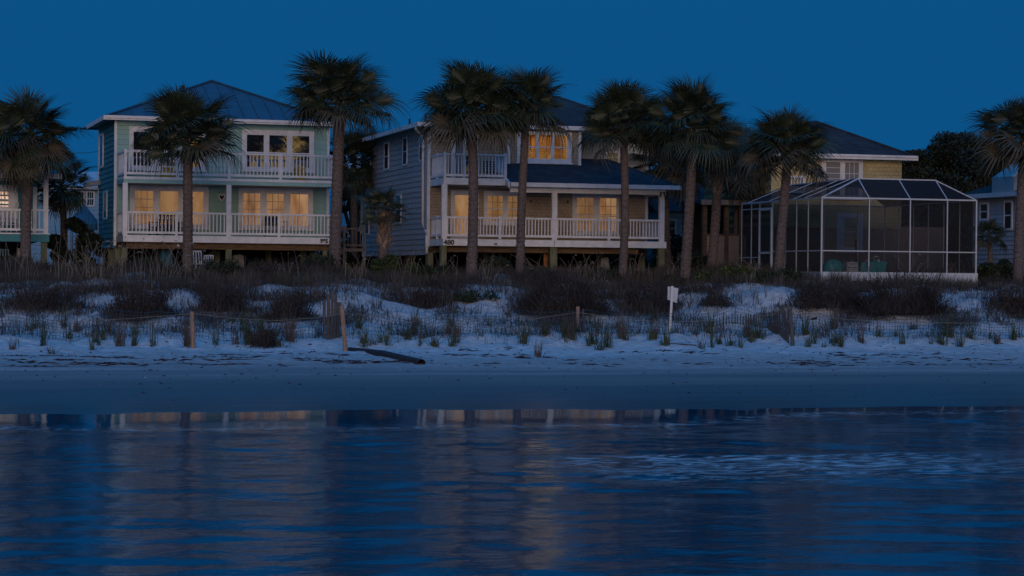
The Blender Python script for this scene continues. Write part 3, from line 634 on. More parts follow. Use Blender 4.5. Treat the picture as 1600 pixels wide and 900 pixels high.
# main hip roof
ue0 = f2.u(655, 191, VW - .5); ue1 = uRR + .5
ua, za = f2.uz(872, 151, VW + 6.3)
zr0 = z_eave2 + .02
rt = MB(); e0 = Vector((ue0, VW - .5, zr0)); e1 = Vector((uBump + .4, VW - .5, zr0)); ap = Vector((ua, VW + 6.3, za)); bk = Vector((ua, v_back - 5, za)); bl = Vector((ue0, v_back + .5, zr0)); br = Vector((ue1, v_back + .5, zr0)); rr = Vector((ue1, VR - .5, zre + .05))
rt.poly([e0, e1, ap]); rt.poly([bl, e0, ap, bk]); rt.poly([e1, rr, ap]); rt.poly([rr, br, bk, ap]); rt.poly([br, bl, bk])
rf = rt.build('roof', M['roofshingle'], h2)
cap = MB(); cap.beam(e0, ap, .25, .06).beam(rr, ap, .25, .06).beam(ap, bk, .25, .06); cap.build('ridge_cap', M['roofshingle'], rf)
MB().box(ue0, uBump + .4, VW - .5, VW + 3.4, z_eave2 - .05, z_eave2).build('soffit', M['soffit'], h2)
MB().box(ue0 + .01, uBump, VW + 3.4, v_back + .5, z_eave2 - .052, z_eave2 - .002).build('soffit', M['soffit'], h2)
g = MB(); g.box(ue0 - .1, uBump + .45, VW - .62, VW - .5, z_eave2 - .12, z_eave2 + .07); g.build('gutter', M['white'], h2)
g = MB(); g.box(ue0 - .1, ue0, VW - .5, v_back + .5, z_eave2 - .12, z_eave2 + .07); g.build('gutter', M['white'], h2)
for v in (VW + 3.5, VW + 7): MB().tube([(ue0 + 1.2, v, z_eave2 + .2), (ue0 + 1.2, v, z_eave2 + .75)], .05, 6).build('roof_vent', M['black'], h2)
v, z = f2.vz(608, 210, ue0 + .3); MB().tube([(ue0 + .3, v, z_eave2), (ue0 + .3, v, z_eave2 + .75)], .025, 5).build('antenna', M['black'], h2)
# downspouts
def pipe(parent, pts, r=.05, name='downspout', m=None): return MB().tube(pts, r, 8).build(name, m or M['white'], parent, smooth=True)
vk, zk = f2.vz(663.5, 355, uWL); vq, zq = f2.vz(664.5, 212, uWL); vq2 = f2.vz(668, 380, uWL - .08)[0]
pipe(h2, [(ue0 - .05, VW - .1, z_eave2 - .08), (ue0 - .04, VW + .0, z_eave2 - .22), (uWL - .16, vk, zq), (uWL - .11, vk, zq - .25), (uWL - .11, vk, zk + .15), (uWL - .11, vq2 + .1, zk - .25), (uWL - .11, vq2, zk - .45), (uWL - .11, vq2, zl_und - .35)], .065)
pipe(h2, [(ue0 - .05, v_back + .4, z_eave2 - .1), (ue0 + .0, v_back + .3, z_eave2 - .25), (uWL - .1, v_back - .05, z_eave2 - .5), (uWL - .1, v_back - .05, z_eave2 - .8), (uWL - .1, v_back - .05, zl_und + .8)], .055)
# side windows
for (px0, px1, pt, pb) in ((575, 581, 231, 271), (602, 609.5, 222, 266), (631, 638.5, 214, 259), (657, 663.5, 206, 252.5), (619, 629, 303, 350), (572, 579, 312, 367)):
    va, _ = f2.vz(px1, pt, uWL); vb, _ = f2.vz(px0, pb, uWL); zt = f2.vz((px0 + px1) / 2, pt, uWL)[1]; zb = f2.vz((px0 + px1) / 2, pb, uWL)[1]
    w = MB(); w.box(uWL - .05, uWL, va, va + .1, zb, zt); w.box(uWL - .05, uWL, vb - .1, vb, zb, zt); w.box(uWL - .052, uWL, va, vb, zt - .09, zt); w.box(uWL - .052, uWL, va, vb, zb, zb + .09)
    w = w.build('window', M['white'], h2); w.location.x = -.04; zm = (zt + zb) / 2
    MB().box(uWL - .036, uWL - .03, va + .1, vb - .1, zm, zt - .09).build('pane', M['glassdim'], w); MB().box(uWL - .033, uWL - .03, va + .1, vb - .1, zb + .09, zm - .04).build('pane', M['black'], w)
    MB().box(uWL - .045, uWL - .02, va + .1, vb - .1, zm - .03, zm + .01).build('sash_rail', M['white'], w)
# upper balcony
MB().box(-.02, uBR, .02, VW - .05, zu_deck - .12, zu_deck - .03).build('deck_floor', M['wood'], h2)
MB().box(-.06, uBR, -.05, .02, zu_und, zu_deck).build('deck_edge', M['white'], h2)
MB().box(-.06, .0, .02, VW, zu_und, zu_deck).build('deck_edge', M['white'], h2)
MB().box(.0, uBR, .04, VW - .05, zu_und + .02, zu_und + .05).build('porch_ceiling', M['soffit'], h2)
railing(h2, (0, 0), (uBR, 0), zu_rail, zu_bot, [0, .48, .995], .155)
railing(h2, (0, .1), (0, VW - .1), zu_rail, zu_bot, [.55], .15)
railing(h2, (uBR, .1), (uBR, VW - .4), zu_rail, zu_bot, [], .15)
# upper door
a = f2.u(705, 240, VW); b = f2.u(746, 240, VW); zt = f2.z(705, 204, VW)
trim_group(h2, a, b, zu_deck, zt, [(a + .13, b - .13)], zu_deck + .03, zt - .14, VW - .005, .05, sill=False)
d = window(h2, a + .13, (a + b) / 2, zu_deck + .03, zt - .14, VW - .02, M['blind'], (1, 1), None, .06); d.name = 'sliding_door'
d = window(h2, (a + b) / 2, b - .13, zu_deck + .03, zt - .14, VW - .02, M['glassdim'], (1, 1), None, .06); d.name = 'sliding_door'
# lantern
u, z = f2.uz(689.5, 217, VW - .1)
ln = MB().box(u - .05, u + .05, VW - .06, VW, z - .02, z + .16).box(u - .12, u + .12, VW - .24, VW - .02, z + .12, z + .16).box(u - .09, u + .09, VW - .21, VW - .03, z - .16, z - .13).build('wall_lantern', M['bronze'], h2)
MB().box(u - .085, u + .085, VW - .20, VW - .04, z - .13, z + .12).build('lamp_glass', M['lampglass'], ln)
# lower deck
MB().box(-.02, uR2, .02, VW - .05, zl_deck - .12, zl_deck - .03).build('deck_floor', M['wood'], h2)
um = f2.u(866, 380)
MB().box(-.06, um - .01, -.05, .02, zl_und, zl_deck).build('deck_edge', M['white'], h2); MB().box(um + .01, uR2 + .02, -.052, .02, zl_und, zl_deck).build('deck_edge', M['white'], h2)
MB().box(-.06, .0, .02, VW, zl_und, zl_deck).build('deck_edge', M['white'], h2); MB().box(uR2 - .04, uR2 + .02, .02, VW, zl_und, zl_deck).build('deck_edge', M['white'], h2)
uP = f2.u(1034, 340)
railing(h2, (0, 0), (uP, 0), zl_rail, zl_bot, [f2.u(781, 350) / uP, f2.u(951, 355) / uP], .150)
railing(h2, (0, .1), (0, VW - .1), zl_rail, zl_bot, [.5], .15)
railing(h2, (uP, .1), (uP, VW), zl_rail, zl_bot, [], .15)
for u, zt in ((0, zu_und), (um, zp_beam0), (uP, zp_beam0)): MB().box(u - .12, u + .12, -.04, .16, zl_deck, zt).build('porch_post', M['white'], h2)
# porch roof
pu0 = f2.u(797, 285, -.45); pu1 = f2.u(1063, 291, -.45)
MB().box(f2.u(797, 295), uP + .18, -.04, .14, zp_beam0, zp_beam1).build('porch_beam', M['white'], h2)
MB().box(uP, uP + .18, .14, VW + 2, zp_beam0, zp_beam1).build('porch_beam', M['white'], h2)
MB().box(pu0 + .05, pu1 - .03, -.42, 5.5, zp_beam1 + .0, zp_beam1 + .04).build('porch_ceiling', M['soffit'], h2)
zt = f2.z(860, 259, VB)
um0, zm0 = f2.uz(948, 249, 3.4)
zt2 = zm0
pr = MB(); A = Vector((pu0, -.45, zp_eave + .06)); B = Vector((pu1, -.45, zp_eave + .06)); Cc = Vector((um0, 3.4, zm0)); D = Vector((uBump + .02, 3.4, zm0)); k = (VB - (-.45)) / (3.4 + .45); D2 = Vector((pu0, VB, A.z + (zm0 - A.z) * k)); D1 = Vector((uBump + .02, VB, D2.z))
pr.poly([A, B, Cc, D, D1, D2]); pr.poly([B, Vector((pu1, 7.2, B.z)), Vector((um0, 7.2, zm0)), Cc]); pr.poly([A, D2, Vector((pu0, VB, A.z))])
prf = pr.build('porch_roof', M['roofshingle'], h2)
MB().beam(B, Cc, .22, .05).build('ridge_cap', M['roofshingle'], prf)
MB().box(pu0, pu1, -.58, -.45, zp_eave - .1, zp_eave + .09).build('gutter', M['white'], h2); MB().box(pu1 - .02, pu1 + .08, -.45, 7, zp_eave - .1, zp_eave + .07).build('gutter', M['white'], h2)
MB().prism([(pu0 - .03, -.55, zp_eave + .1), (pu0 - .03, VB - .05, D2.z + .08), (pu0 - .03, VB - .05, D2.z - .25), (pu0 - .03, -.55, zp_eave - .15)], (-.08, 0, 0)).build('rake_board', M['white'], h2)
# lower windows
for (tp, gpx, pt, pb, wins) in (((704.5, 748), 297, 303, 371, ((709, 743, (1, 1), None),)),
                                ((756, 821), 298, 304, 347, ((760, 787, (3, 4), .5), (792, 817.5, (3, 4), .5))),
                                ((894, 967), 301, 307, 362, ((899.5, 928.5, (2, 4), .45), (935.5, 964.5, (3, 4), .45)))):
    U0, Zt = f2.uz(tp[0], gpx, VW); U1 = f2.u(tp[1], gpx, VW); z1 = f2.z(tp[0], pt, VW); z0 = f2.z(tp[0], pb, VW)
    ww = [(f2.u(a, pt, VW), f2.u(b, pt, VW)) for a, b, g, m_ in wins]
    trim_group(h2, U0, U1, z0 - .1, Zt, ww, z0, z1, VW - .005)
    for (a, b), (_, _, gr, mt) in zip(ww, wins): window(h2, a, b, z0, z1, VW - .015, M['glowpane'], gr, mt, .05, M['muntin'])
for px, py in ((829, 314.5), (886.5, 315.5)):
    u, z = f2.uz(px, py, VW); o = MB().tube([(u, VW - .05, z), (u, VW, z)], .10, 14).build('round_plaque', M['muntin'], h2)
    MB().tube([(u, VW - .065, z), (u, VW - .04, z)], .06, 10).build('emblem', M['bronze'], o)
# underneath
piles(h2, [(f2.u(693.5, 395), .02, .27), (f2.u(865.5, 395), .02, .33), (f2.u(1034, 395), .02, .29), (f2.u(672, 395, 2.6), 2.6, .3), (f2.u(1004, 395, 2.8), 2.8, .26), (f2.u(940, 395, 4), 4, .26), (f2.u(760, 395, 4), 4, .26), (f2.u(640, 395, 8), 8, .26)], zl_und - .02)
MB().box(.1, uR2 - 1.2, .4, .55, zl_und - .28, zl_und - .02).build('deck_beam', M['beamwood'], h2)
MB().box(uWL, uWR, VW - .1, VW + .05, zl_und - .3, zl_und - .05).build('deck_beam', M['beamwood'], h2)
u = f2.u(853, 395, .8); MB().box(u - .09, u + .09, .8, .95, -.5, zl_und - .05).build('support_post', M['orangewood'], h2)
MB().box(uWL + .2, uWR, 9.8, 10, -.6, zl_und).build('shade_backing', M['dark'], h2)  # dark sheet for the shade beneath the beige house
u, z = f2.uz(701, 379, 0); text_part(h2, '480', .30, (u, -.058, z), M['text'], 1.05)
u, z = f2.uz(774, 381, 0); MB().box(u - .06, u + .06, -.12, -.05, z - .03, z + .03).build('hose_hook', M['black'], h2)

# ================================================================ teal cottage at the left edge
f0 = Frame(75, 365, 94, .27, 3.55)
h0 = f0.thing('beach_cottage', 'dark teal stilt cottage with white porch rail at the left edge', 'house')
VW0 = 2.0; uL0 = -7.0
z_deck = f0.z(70, 364.5); z_und = f0.z(70, 378); zr = f0.z(70, 327); zb = f0.z(70, 361); zc = f0.z(70, 283)
MB().box(uL0, .0, .02, VW0 + .1, z_deck - .1, z_deck - .02).build('deck_floor', M['wood'], h0)
MB().box(uL0, .05, -.05, .02, z_und, z_deck - .06).build('deck_edge', M['teal'], h0); MB().box(uL0, .06, -.06, .02, z_deck - .05, z_deck).build('deck_cap', M['white'], h0)
MB().box(.0, .05, .02, VW0 + 4, z_und, z_deck - .06).build('deck_edge', M['teal'], h0)
railing(h0, (uL0, 0), (-.2, 0), zr, zb, [.55], .17); railing(h0, (-.02, .1), (-.02, VW0), zr, zb, [], .17)
MB().box(-.2, .0, -.04, .16, z_deck, zc).build('porch_post', M['white'], h0)
wl = MB().box(uL0, -.35, VW0, VW0 + 7, z_und, zc + .5).build('wall', M['teal'], h0)
siding(wl, 'siding_board', M['teal'], 6.6, (uL0, VW0, 0), (1, 0, 0), (0, -1, 0), z_deck, zc, .2)
U0 = f0.u(-30, 310, VW0); a = f0.u(-22, 300, VW0); b = f0.u(15, 300, VW0); U1 = f0.u(28, 300, VW0); z1 = f0.z(10, 296, VW0); z0 = f0.z(10, 324.5, VW0); Zt = f0.z(10, 289, VW0)
trim_group(h0, U0, U1, z0 - .6, Zt, [(a, b)], z0, z1, VW0 - .02); window(h0, a, b, z0, z1, VW0 - .03, M['glowpane'], (6, 3), None, .05)
a = f0.u(51.5, 320, VW0); MB().box(a, a + .17, VW0 - .05, VW0, z_deck, f0.z(55, 292, VW0)).build('door_casing', M['white'], h0)
u, z = f0.uz(26.5, 319.5, VW0); MB().box(u - .08, u + .08, VW0 - .14, VW0 - .02, z - .12, z + .1).build('wall_light', M['plastic'], h0)
# porch roof, hipped at its right end
e1 = f0.uz(95, 278, -.4); ue = e1[0]; ze = f0.z(10, 274, -.4); ut, zt = f0.uz(66, 260, 1.6)
rp = MB(); A = Vector((uL0, -.4, ze + .1)); B = Vector((ue, -.4, ze + .1)); Cc = Vector((ut, 1.8, ze + .75)); D = Vector((uL0, 1.8, ze + .75))
rp.poly([A, B, Cc, D]); rp.poly([B, (ue, 6, ze + .1), (ut, 6, ze + .75), Cc]); rp.build('porch_roof', M['roofmetal'], h0)
MB().box(uL0, ue, -.46, -.4, ze - .1, ze + .12).build('fascia', M['white'], h0); MB().box(ue - .03, ue + .05, -.4, 6, ze - .1, ze + .12).build('fascia', M['white'], h0)
MB().box(uL0, ue, -.4, 6, ze - .03, ze).build('porch_ceiling', M['soffit'], h0)
MB().box(uL0, .02, -.03, .12, zc, ze - .03).build('porch_beam', M['white'], h0)
ux, zx = f0.uz(26, 170, 3.2)
MB().box(uL0, ux - .5, 2.6, 8, ze + .6, zx).build('upper_wall', M['teal'], h0)
up = MB(); up.poly([(uL0 - 6, 2.1, zx + .05), (ux, 2.1, zx), (ux - 2.8, 5.2, zx + 1.3), (uL0 - 6, 5.2, zx + 1.3)]); up.poly([(ux, 2.1, zx), (ux, 8.5, zx), (ux - 2.8, 5.2, zx + 1.3)]); up.build('roof', M['roofshingle'], h0)
MB().box(uL0 - 6, ux, 2.05, 2.1, zx - .12, zx + .05).build('fascia', M['white'], h0)
piles(h0, [(f0.u(69, 395), .02, .26), (f0.u(-5, 395, 1), 1, .26)], z_und - .02)
u = f0.u(29.5, 400, 3); MB().box(u - .06, u + .06, 3, 3.1, -.6, f0.z(29, 388, 3)).build('support_post', M['white'], h0)
u0, zt = f0.uz(-4, 389, 3.5); u1, z0 = f0.uz(13, 400, 3.5)
lat = MB()
for i in range(5): x = u0 + (u1 - u0) * i / 4; lat.box(x - .03, x + .03, 3.5, 3.53, z0, zt)
lat.box(u0, u1, 3.48, 3.5, zt - .05, zt).build('lattice', M['bluesiding'], h0)
MB().box(uL0, -.5, 5, 5.1, -.6, z_und).build('shade_backing', M['dark'], h0)  # dark sheet for the shade beneath the cottage

# ================================================================ white-roofed house far left
fb = Frame(90, 330, 122, .27, 3.6)
hb = fb.thing('far_house', 'pale blue house with white metal roof seen between palm and seafoam house', 'house')
uu1 = fb.u(175, 330); z_e = fb.z(125, 292); 
w = MB().box(-3, uu1, 0, 8, -.3, z_e).build('wall', M['bluesiding'], hb)
siding(w, 'siding_board', M['bluesiding'], uu1 + 3, (-3, 0, 0), (1, 0, 0), (0, -1, 0), 0, z_e - .05, .25)
zrg = fb.z(125, 268, 4)
rb = MB(); rb.poly([(-3.3, -.4, z_e), (uu1 + .4, -.4, z_e), (uu1 + .4, 4, zrg), (-3.3, 4, zrg)]); rb.poly([(-3.3, 8.4, z_e), (uu1 + .4, 8.4, z_e), (uu1 + .4, 4, zrg), (-3.3, 4, zrg)]); rr = rb.build('roof', M['whitemetal'], hb)
for i in range(14): 
    x = -3 + i * .6; MB().beam((x, -.38, z_e + .02), (x, 3.95, zrg + .01), .04, .05).build('seam', M['whitemetal'], rr)
MB().box(-3.3, uu1 + .4, -.45, -.4, z_e - .15, z_e + .02).build('fascia', M['greyblue'], hb)
for px0, px1 in ((118.5, 132.5), (134, 148)):
    a, zt = fb.uz(px0, 298, 0); b, z0 = fb.uz(px1, 323, 0); window(hb, a, b, z0, zt, -.06, M['glassdim'], (3, 2), .5, .09, M['white'])
for px, py in ((133, 274), (133, 277.5)):
    p = fb.uz(px, py, 2.8); MB().tube([(p[0], 2.8, p[1] - .2), (p[0], 2.8, p[1] + .12)], .09, 8).build('roof_vent', M['black'], hb)
# ================================================================ screened pool cage
fc = Frame(1283, 427, 90, .27, 3.6)
cg = fc.thing('pool_cage', 'white-framed screened pool enclosure with dark mesh panels', 'screen enclosure')
uC = fc.u(1524.5, 420); vC = fc.vz(1159, 420, 0)[0]; ze = fc.z(1283, 308.5); zb = fc.z(1283, 424.5); zm = fc.z(1283, 391.5)
pu = [0, fc.u(1357.5, 380), fc.u(1421.6, 380), fc.u(1479.5, 380), uC]
pv = [0] + [fc.vz(px, 380, 0)[0] for px in (1262.7, 1244.5, 1225.5, 1207, 1187, 1174, 1159)]
dl, dr, dv = pu[1], uC - pu[3], 1.15; ztop = fc.z(1334.5, 279, dv)
def bar(name, p, q, w=.09, h=.09, m='alu'): return MB().beam(p, q, w * .62, h * .62).build(name, M[m], cg)
for u in pu[0:]: bar('post', (u, 0, 0), (u, 0, ze), .10 if u in (0, uC) else .07, .10)
for v in pv[1:]: bar('post', (0, v, 0), (0, v, ze), .07, .07)
for v in np.linspace(vC / 6, vC, 6): bar('post', (uC, v, 0), (uC, v, ze), .07, .07)
for u in pu[1:-1]: bar('post', (u, vC, 0), (u, vC, ze), .07, .07)
bar('eave_rail', (0, 0, ze), (uC, 0, ze), .10, .10); bar('eave_rail', (0, 0, ze), (0, vC, ze), .10, .10); bar('eave_rail', (uC, 0, ze), (uC, vC, ze), .10, .10); bar('eave_rail', (0, vC, ze), (uC, vC, ze))
bar('mid_rail', (0, 0, zm), (uC, 0, zm), .06, .07); bar('mid_rail', (0, 0, zm), (0, pv[4], zm), .06, .07); bar('mid_rail', (uC, 0, zm), (uC, vC, zm), .06, .07); bar('mid_rail', (0, pv[5], zm - .25), (0, vC, zm - .25), .05, .05)
MB().box(-.06, uC + .06, -.08, .06, -.25, zb).build('kerb', M['whitemetal'], cg); MB().box(-.06, .06, .06, pv[4], -.25, zb).build('kerb', M['whitemetal'], cg); MB().box(uC - .06, uC + .06, .06, vC, -.25, zb - .05).build('kerb', M['whitemetal'], cg)
T0, T1, T2, T3 = Vector((dl, dv, ztop)), Vector((pu[3], dv, ztop)), Vector((pu[3], vC, ztop)), Vector((dl, vC, ztop))
bar('ridge_bar', T0, T1); bar('ridge_bar', T0, T3); bar('ridge_bar', T1, T2)
bar('hip_bar', (0, 0, ze), T0); bar('hip_bar', (uC, 0, ze), T1)
for u in pu[1:4]: bar('rafter', (u, 0, ze), (u, dv, ztop), .06, .08)
for v in (pv[1], pv[2], pv[4], pv[6]):
    vv = v + .55
    bar('rafter', (0, vv, ze), (dl, vv + (0 if vv > dv else dv - vv), ztop), .06, .08)
for u in pu[2:4]: bar('cross_bar', (u, dv, ztop), (u, vC, ztop), .06, .08)
for v in np.linspace(dv, vC, 4)[1:]: bar('cross_bar', (dl, v, ztop), (pu[3], v, ztop), .06, .08)
# mesh panels
m = bpy.data.materials.new('insect_screen'); m.use_nodes = True; n = m.node_tree; n.nodes.clear()
o = n.nodes.new('ShaderNodeOutputMaterial'); d = n.nodes.new('ShaderNodeBsdfDiffuse'); d.inputs[0].default_value = (.035, .035, .04, 1); t = n.nodes.new('ShaderNodeBsdfTransparent'); x = n.nodes.new('ShaderNodeMixShader'); x.inputs[0].default_value = .48
n.links.new(t.outputs[0], x.inputs[1]); n.links.new(d.outputs[0], x.inputs[2]); n.links.new(x.outputs[0], o.inputs[0]); M['screen'] = m
m2 = m.copy(); m2.name = 'roof_screen'; m2.node_tree.nodes['Mix Shader'].inputs[0].default_value = .86; m2.node_tree.nodes['Diffuse BSDF'].inputs[0].default_value = (.022, .028, .038, 1); M['screen2'] = m2
def pane(*pts, m='screen'): MB().poly(pts).build('screen_panel', M[m], cg)
for i in range(4):
    a, b = pu[i], pu[i + 1]; pane((a, 0, zb), (b, 0, zb), (b, 0, zm), (a, 0, zm)); pane((a, 0, zm), (b, 0, zm), (b, 0, ze), (a, 0, ze))
    pane((a, vC, zb), (b, vC, zb), (b, vC, ze), (a, vC, ze))
for i in range(len(pv) - 1):
    if i == 4: continue
    a, b = pv[i], pv[i + 1]; pane((0, a, zb), (0, b, zb), (0, b, ze), (0, a, ze))
vv = np.linspace(0, vC, 7)
for i in range(6): pane((uC, vv[i], zb), (uC, vv[i + 1], zb), (uC, vv[i + 1], ze), (uC, vv[i], ze))
pane((0, 0, ze), (pu[1], 0, ze), T0, m='screen2'); pane((pu[1], 0, ze), (pu[2], 0, ze), (pu[2], dv, ztop), T0, m='screen2'); pane((pu[2], 0, ze), (pu[3], 0, ze), T1, (pu[2], dv, ztop), m='screen2'); pane((pu[3], 0, ze), (uC, 0, ze), T1, m='screen2')
pane((0, 0, ze), T0, T3, (0, vC, ze), m='screen2'); pane((uC, 0, ze), (uC, vC, ze), T2, T1, m='screen2'); pane(T0, T1, T2, T3, m='screen2')
# screen door in the side
zdt = fc.vz(1200, 327, 0)[1]
dr_ = MB(); a, b = pv[4] + .06, pv[5] - .06
for (p, q) in (((-.03, a, zb), (-.03, a, zdt)), ((-.03, b, zb), (-.03, b, zdt)), ((-.03, a, zdt), (-.03, b, zdt)), ((-.03, a, zb + .05), (-.03, b, zb + .05)), ((-.03, a, zm - .05), (-.03, b, zm - .05))): dr_.beam(p, q, .08, .09)
dr_ = dr_.build('screen_door', M['alu'], cg); MB().poly([(-.03, a, zb), (-.03, b, zb), (-.03, b, zdt), (-.03, a, zdt)]).build('screen_panel', M['screen'], dr_)
MB().box(-.10, -.06, a + .06, a + .12, zm - .0, zm + .14).build('handle', M['black'], dr_)
MB().poly([(0, pv[4], zdt + .05), (0, pv[5], zdt + .05), (0, pv[5], ze), (0, pv[4], ze)]).build('screen_panel', M['screen'], cg)
bar('mid_rail', (0, pv[4], zdt + .05), (0, vC, zdt + .05), .06, .06)
# pool deck
MB().box(.1, uC - .1, .1, vC, -.3, zb - .06).build('pool_deck', M['soffit'], cg)
# ================================================================ yellow house behind the cage
fy = Frame(1290, 330, 102.5, .27, 3.6)
hy = fy.thing('yellow_house', 'yellow shingled house with grey hip roof rising behind the screened enclosure', 'house')
uyR = fy.u(1409, 260, 0); uyL = fy.u(1205, 270, 0); zye = fy.z(1409, 247.5, 0)
MB().box(uyL, uyR, 0, 9, 2.4, zye).build('wall', M['yellow'], hy)
ulr = fy.u(1400, 350, .05)
MB().box(uyL, ulr, .05, 8.9, -.3, 2.4).build('lower_wall', M['plainwall'], hy)
ue1, zfa = fy.uz(1433, 246, -.5)
ua, za = fy.uz(1275, 190, 4.5)
hip_roof(hy, uyL - .5, ue1, -.5, 9.5, zye + .05, za, (ua, 4.5), (ua, 4.9), M['roofshingle'])
MB().box(uyL - .5, ue1, -.56, -.5, zye - .12, zye + .10).build('fascia', M['white'], hy); MB().box(uyL - .5, ue1, -.62, -.56, zye, zye + .10).build('gutter', M['white'], hy); MB().box(uyL - .5, ue1 - .02, -.5, 9.4, zye - .0, zye + .04).build('soffit', M['soffit'], hy); MB().box(ue1, ue1 + .06, -.5, 9.4, zye - .12, zye + .1).build('fascia', M['white'], hy)
a0, zt = fy.uz(1283, 248, 0); a1 = fy.u(1348, 250, 0); zb0 = fy.z(1330, 281, 0)
ww = [(fy.u(1289, 260, 0), fy.u(1314, 260, 0)), (fy.u(1318.5, 260, 0), fy.u(1343, 260, 0))]
trim_group(hy, a0, a1, zb0 - .9, zt, ww, zb0 - .8, zt - .1, -.0)
window(hy, *ww[0], zb0 - .8, zt - .1, -.01, M['blind'], (1, 6), None, .05, M['white']); window(hy, *ww[1], zb0 - .8, zt - .1, -.01, M['blind'], (3, 3), None, .05, M['white'])
a0, zt = fy.uz(1228, 275, 0); a1 = fy.u(1252, 275, 0); railing(hy, (a0, -.3), (a1, -.3), zt, zt - .8, [0, 1], .13)
a0, zt = fy.uz(1307, 333, .05); a1, zbb = fy.uz(1347, 394, .05); b0 = fy.u(1317, 340, .05); b1 = fy.u(1342, 340, .05)
trim_group(hy, a0, a1, zbb, zt, [(b0, b1)], zbb + .15, zt - .2, .03); window(hy, b0, b1, zbb + .15, zt - .2, .03, M['glassdim'], (1, 1), .55, .06)
MB().box(ulr, ulr + 4, 3, 9, -.3, 2.6).build('lower_wing', M['plainwall'], hy)
# things in the cage
def on_deck(px, py, v): u, z = fc.uz(px, py, v); p = fc.O + fc.ux * u + fc.vx * v; return Vector((p.x, p.y, fc.z0 + zb - .06))
p = on_deck(1303, 423, 1.2)
k = MB(); n_ = 14
for i in range(n_ + 1):
    tt = math.pi * i / n_
    for j in (-1, 0, 1): k.v.append((-.42 * math.cos(tt) - (.25 if j else .2) * 0 - .05, j * .28 * (.6 + .4 * math.sin(tt)), (.60 if j == 0 else .56) * math.sin(tt) ** .75))
for i in range(n_):
    for j in range(2): a = i * 3 + j; k.f.append((a, a + 1, a + 4, a + 3))
k.f.append(tuple(i * 3 for i in range(n_ + 1))); k.f.append(tuple(i * 3 + 2 for i in range(n_ + 1))[::-1])
tag(k.build('rounded_shell', M['turq'], None, p, True), 'rounded turquoise plastic shell standing in the corner of the screened enclosure', 'pool toy').rotation_euler = (0, 0, ANG)
p = on_deck(1332, 423, 1.3); ca = thing('drawer_cart', 'small white drawer unit beside the turquoise shell inside the enclosure', 'drawers', p, ANG)
MB().box(-.25, .25, 0, .4, 0, .05).box(-.25, -.22, 0, .4, .05, .45).box(.22, .25, 0, .4, .05, .45).box(-.25, .25, 0, .4, .45, .49).build('frame', M['plastic'], ca)
for z in (.06, .26): 
    dd = MB().box(-.21, .21, -.02, .38, z, z + .17).build('drawer', M['plastic'], ca); MB().box(-.06, .06, -.04, -.02, z + .1, z + .13).build('handle', M['soffit'], dd)
p = on_deck(1372, 423, 1.1); ca = thing('storage_box', 'turquoise plastic storage box with lid inside the enclosure', 'box', p, ANG)
MB().prism([(-.34, 0, 0), (.34, 0, 0), (.38, 0, .42), (-.38, 0, .42)], (0, .5, 0)).build('tub', M['turq'], ca); MB().box(-.41, .41, -.03, .53, .42, .5).build('lid', M['turq'], ca)
for sx in (-.395, .375): MB().box(sx, sx + .02, .15, .35, .33, .38).build('handle', M['plastic'], ca)
for i, (x, r) in enumerate(((-.12, .09), (.06, .07), (.2, .05))):
    tag(MB().tube([(p.x + x, p.y + .25, p.z + .5), (p.x + x, p.y + .25, p.z + .5 + r * 1.6)], [r, r * .6], 8).build('toy_bucket', M['turq' if i != 1 else 'plastic'], None), ('widest', 'pale middle', 'smallest')[i] + ' little pot standing on the turquoise storage box', 'pot')
p = on_deck(1351, 423, 1.4); tag(MB().box(-.16, .16, 0, .4, 0, .4).box(-.18, .18, -.02, .42, .4, .46).build('storage_crate', M['turq'], None, p), 'narrow turquoise crate between drawer unit and big storage box', 'crate').rotation_euler = (0, 0, ANG)
p = on_deck(1487, 424, .9); st = thing('folding_stool', 'small folding stool in the right end of the enclosure', 'stool', p, ANG)
MB().box(-.18, .18, 0, .32, .42, .45).build('seat', M['wood'], st)
for a, b, y in (((-.14, .02), (.12, .42), .03), ((.14, .02), (-.12, .42), .06), ((-.14, .02), (.12, .42), .26), ((.14, .02), (-.12, .42), .29)): MB().beam((a[0], y, a[1] - .02), (b[0], y, b[1]), .03, .03).build('leg', M['wood'], st)
# ================================================================ grey cottage at the right edge
fg = Frame(1530, 400, 99, .27, 3.6)
hg = fg.thing('grey_cottage', 'pale grey sided cottage with dark roof at the right edge', 'house')
gv1, zge = fg.vz(1531, 309, 0); 
# its left side wall faces us: u = 0 plane running from v0 (near, right) to v1 (far, left)
v0 = fg.vz(1640, 400, 0)[0]; vF = 0.0
zge = fg.vz(1580, 303, 0)[1] - .05
w = MB().box(0, 8, v0, vF + .5, -.4, zge).build('wall', M['greysiding'], hg)
siding(w, 'siding_board', M['greysiding'], vF + .5 - v0, (0, v0, 0), (0, 1, 0), (-1, 0, 0), 0, zge - .02, .2)
MB().box(-.05, .08, vF + .42, vF + .56, -.4, zge).build('corner_board', M['white'], hg)
MB().box(-.50, -.42, v0 - .5, vF + 1.1, zge - .08, zge + .12).build('gutter', M['white'], hg)
rg = MB(); rg.poly([(-.45, v0 - .5, zge + .12), (-.45, vF + 1.1, zge + .12), (3.2, vF - 2.6, zge + 1.75), (3.2, v0 - .5, zge + 1.75)]); rg.poly([(-.45, vF + 1.1, zge + .12), (8, vF + 1.1, zge + .12), (3.2, vF - 2.6, zge + 1.75)]); rg.build('roof', M['roofshingle'], hg)
MB().box(-.42, 8, v0 - .5, vF + 1.0, zge - .02, zge + .05).build('soffit', M['soffit'], hg)
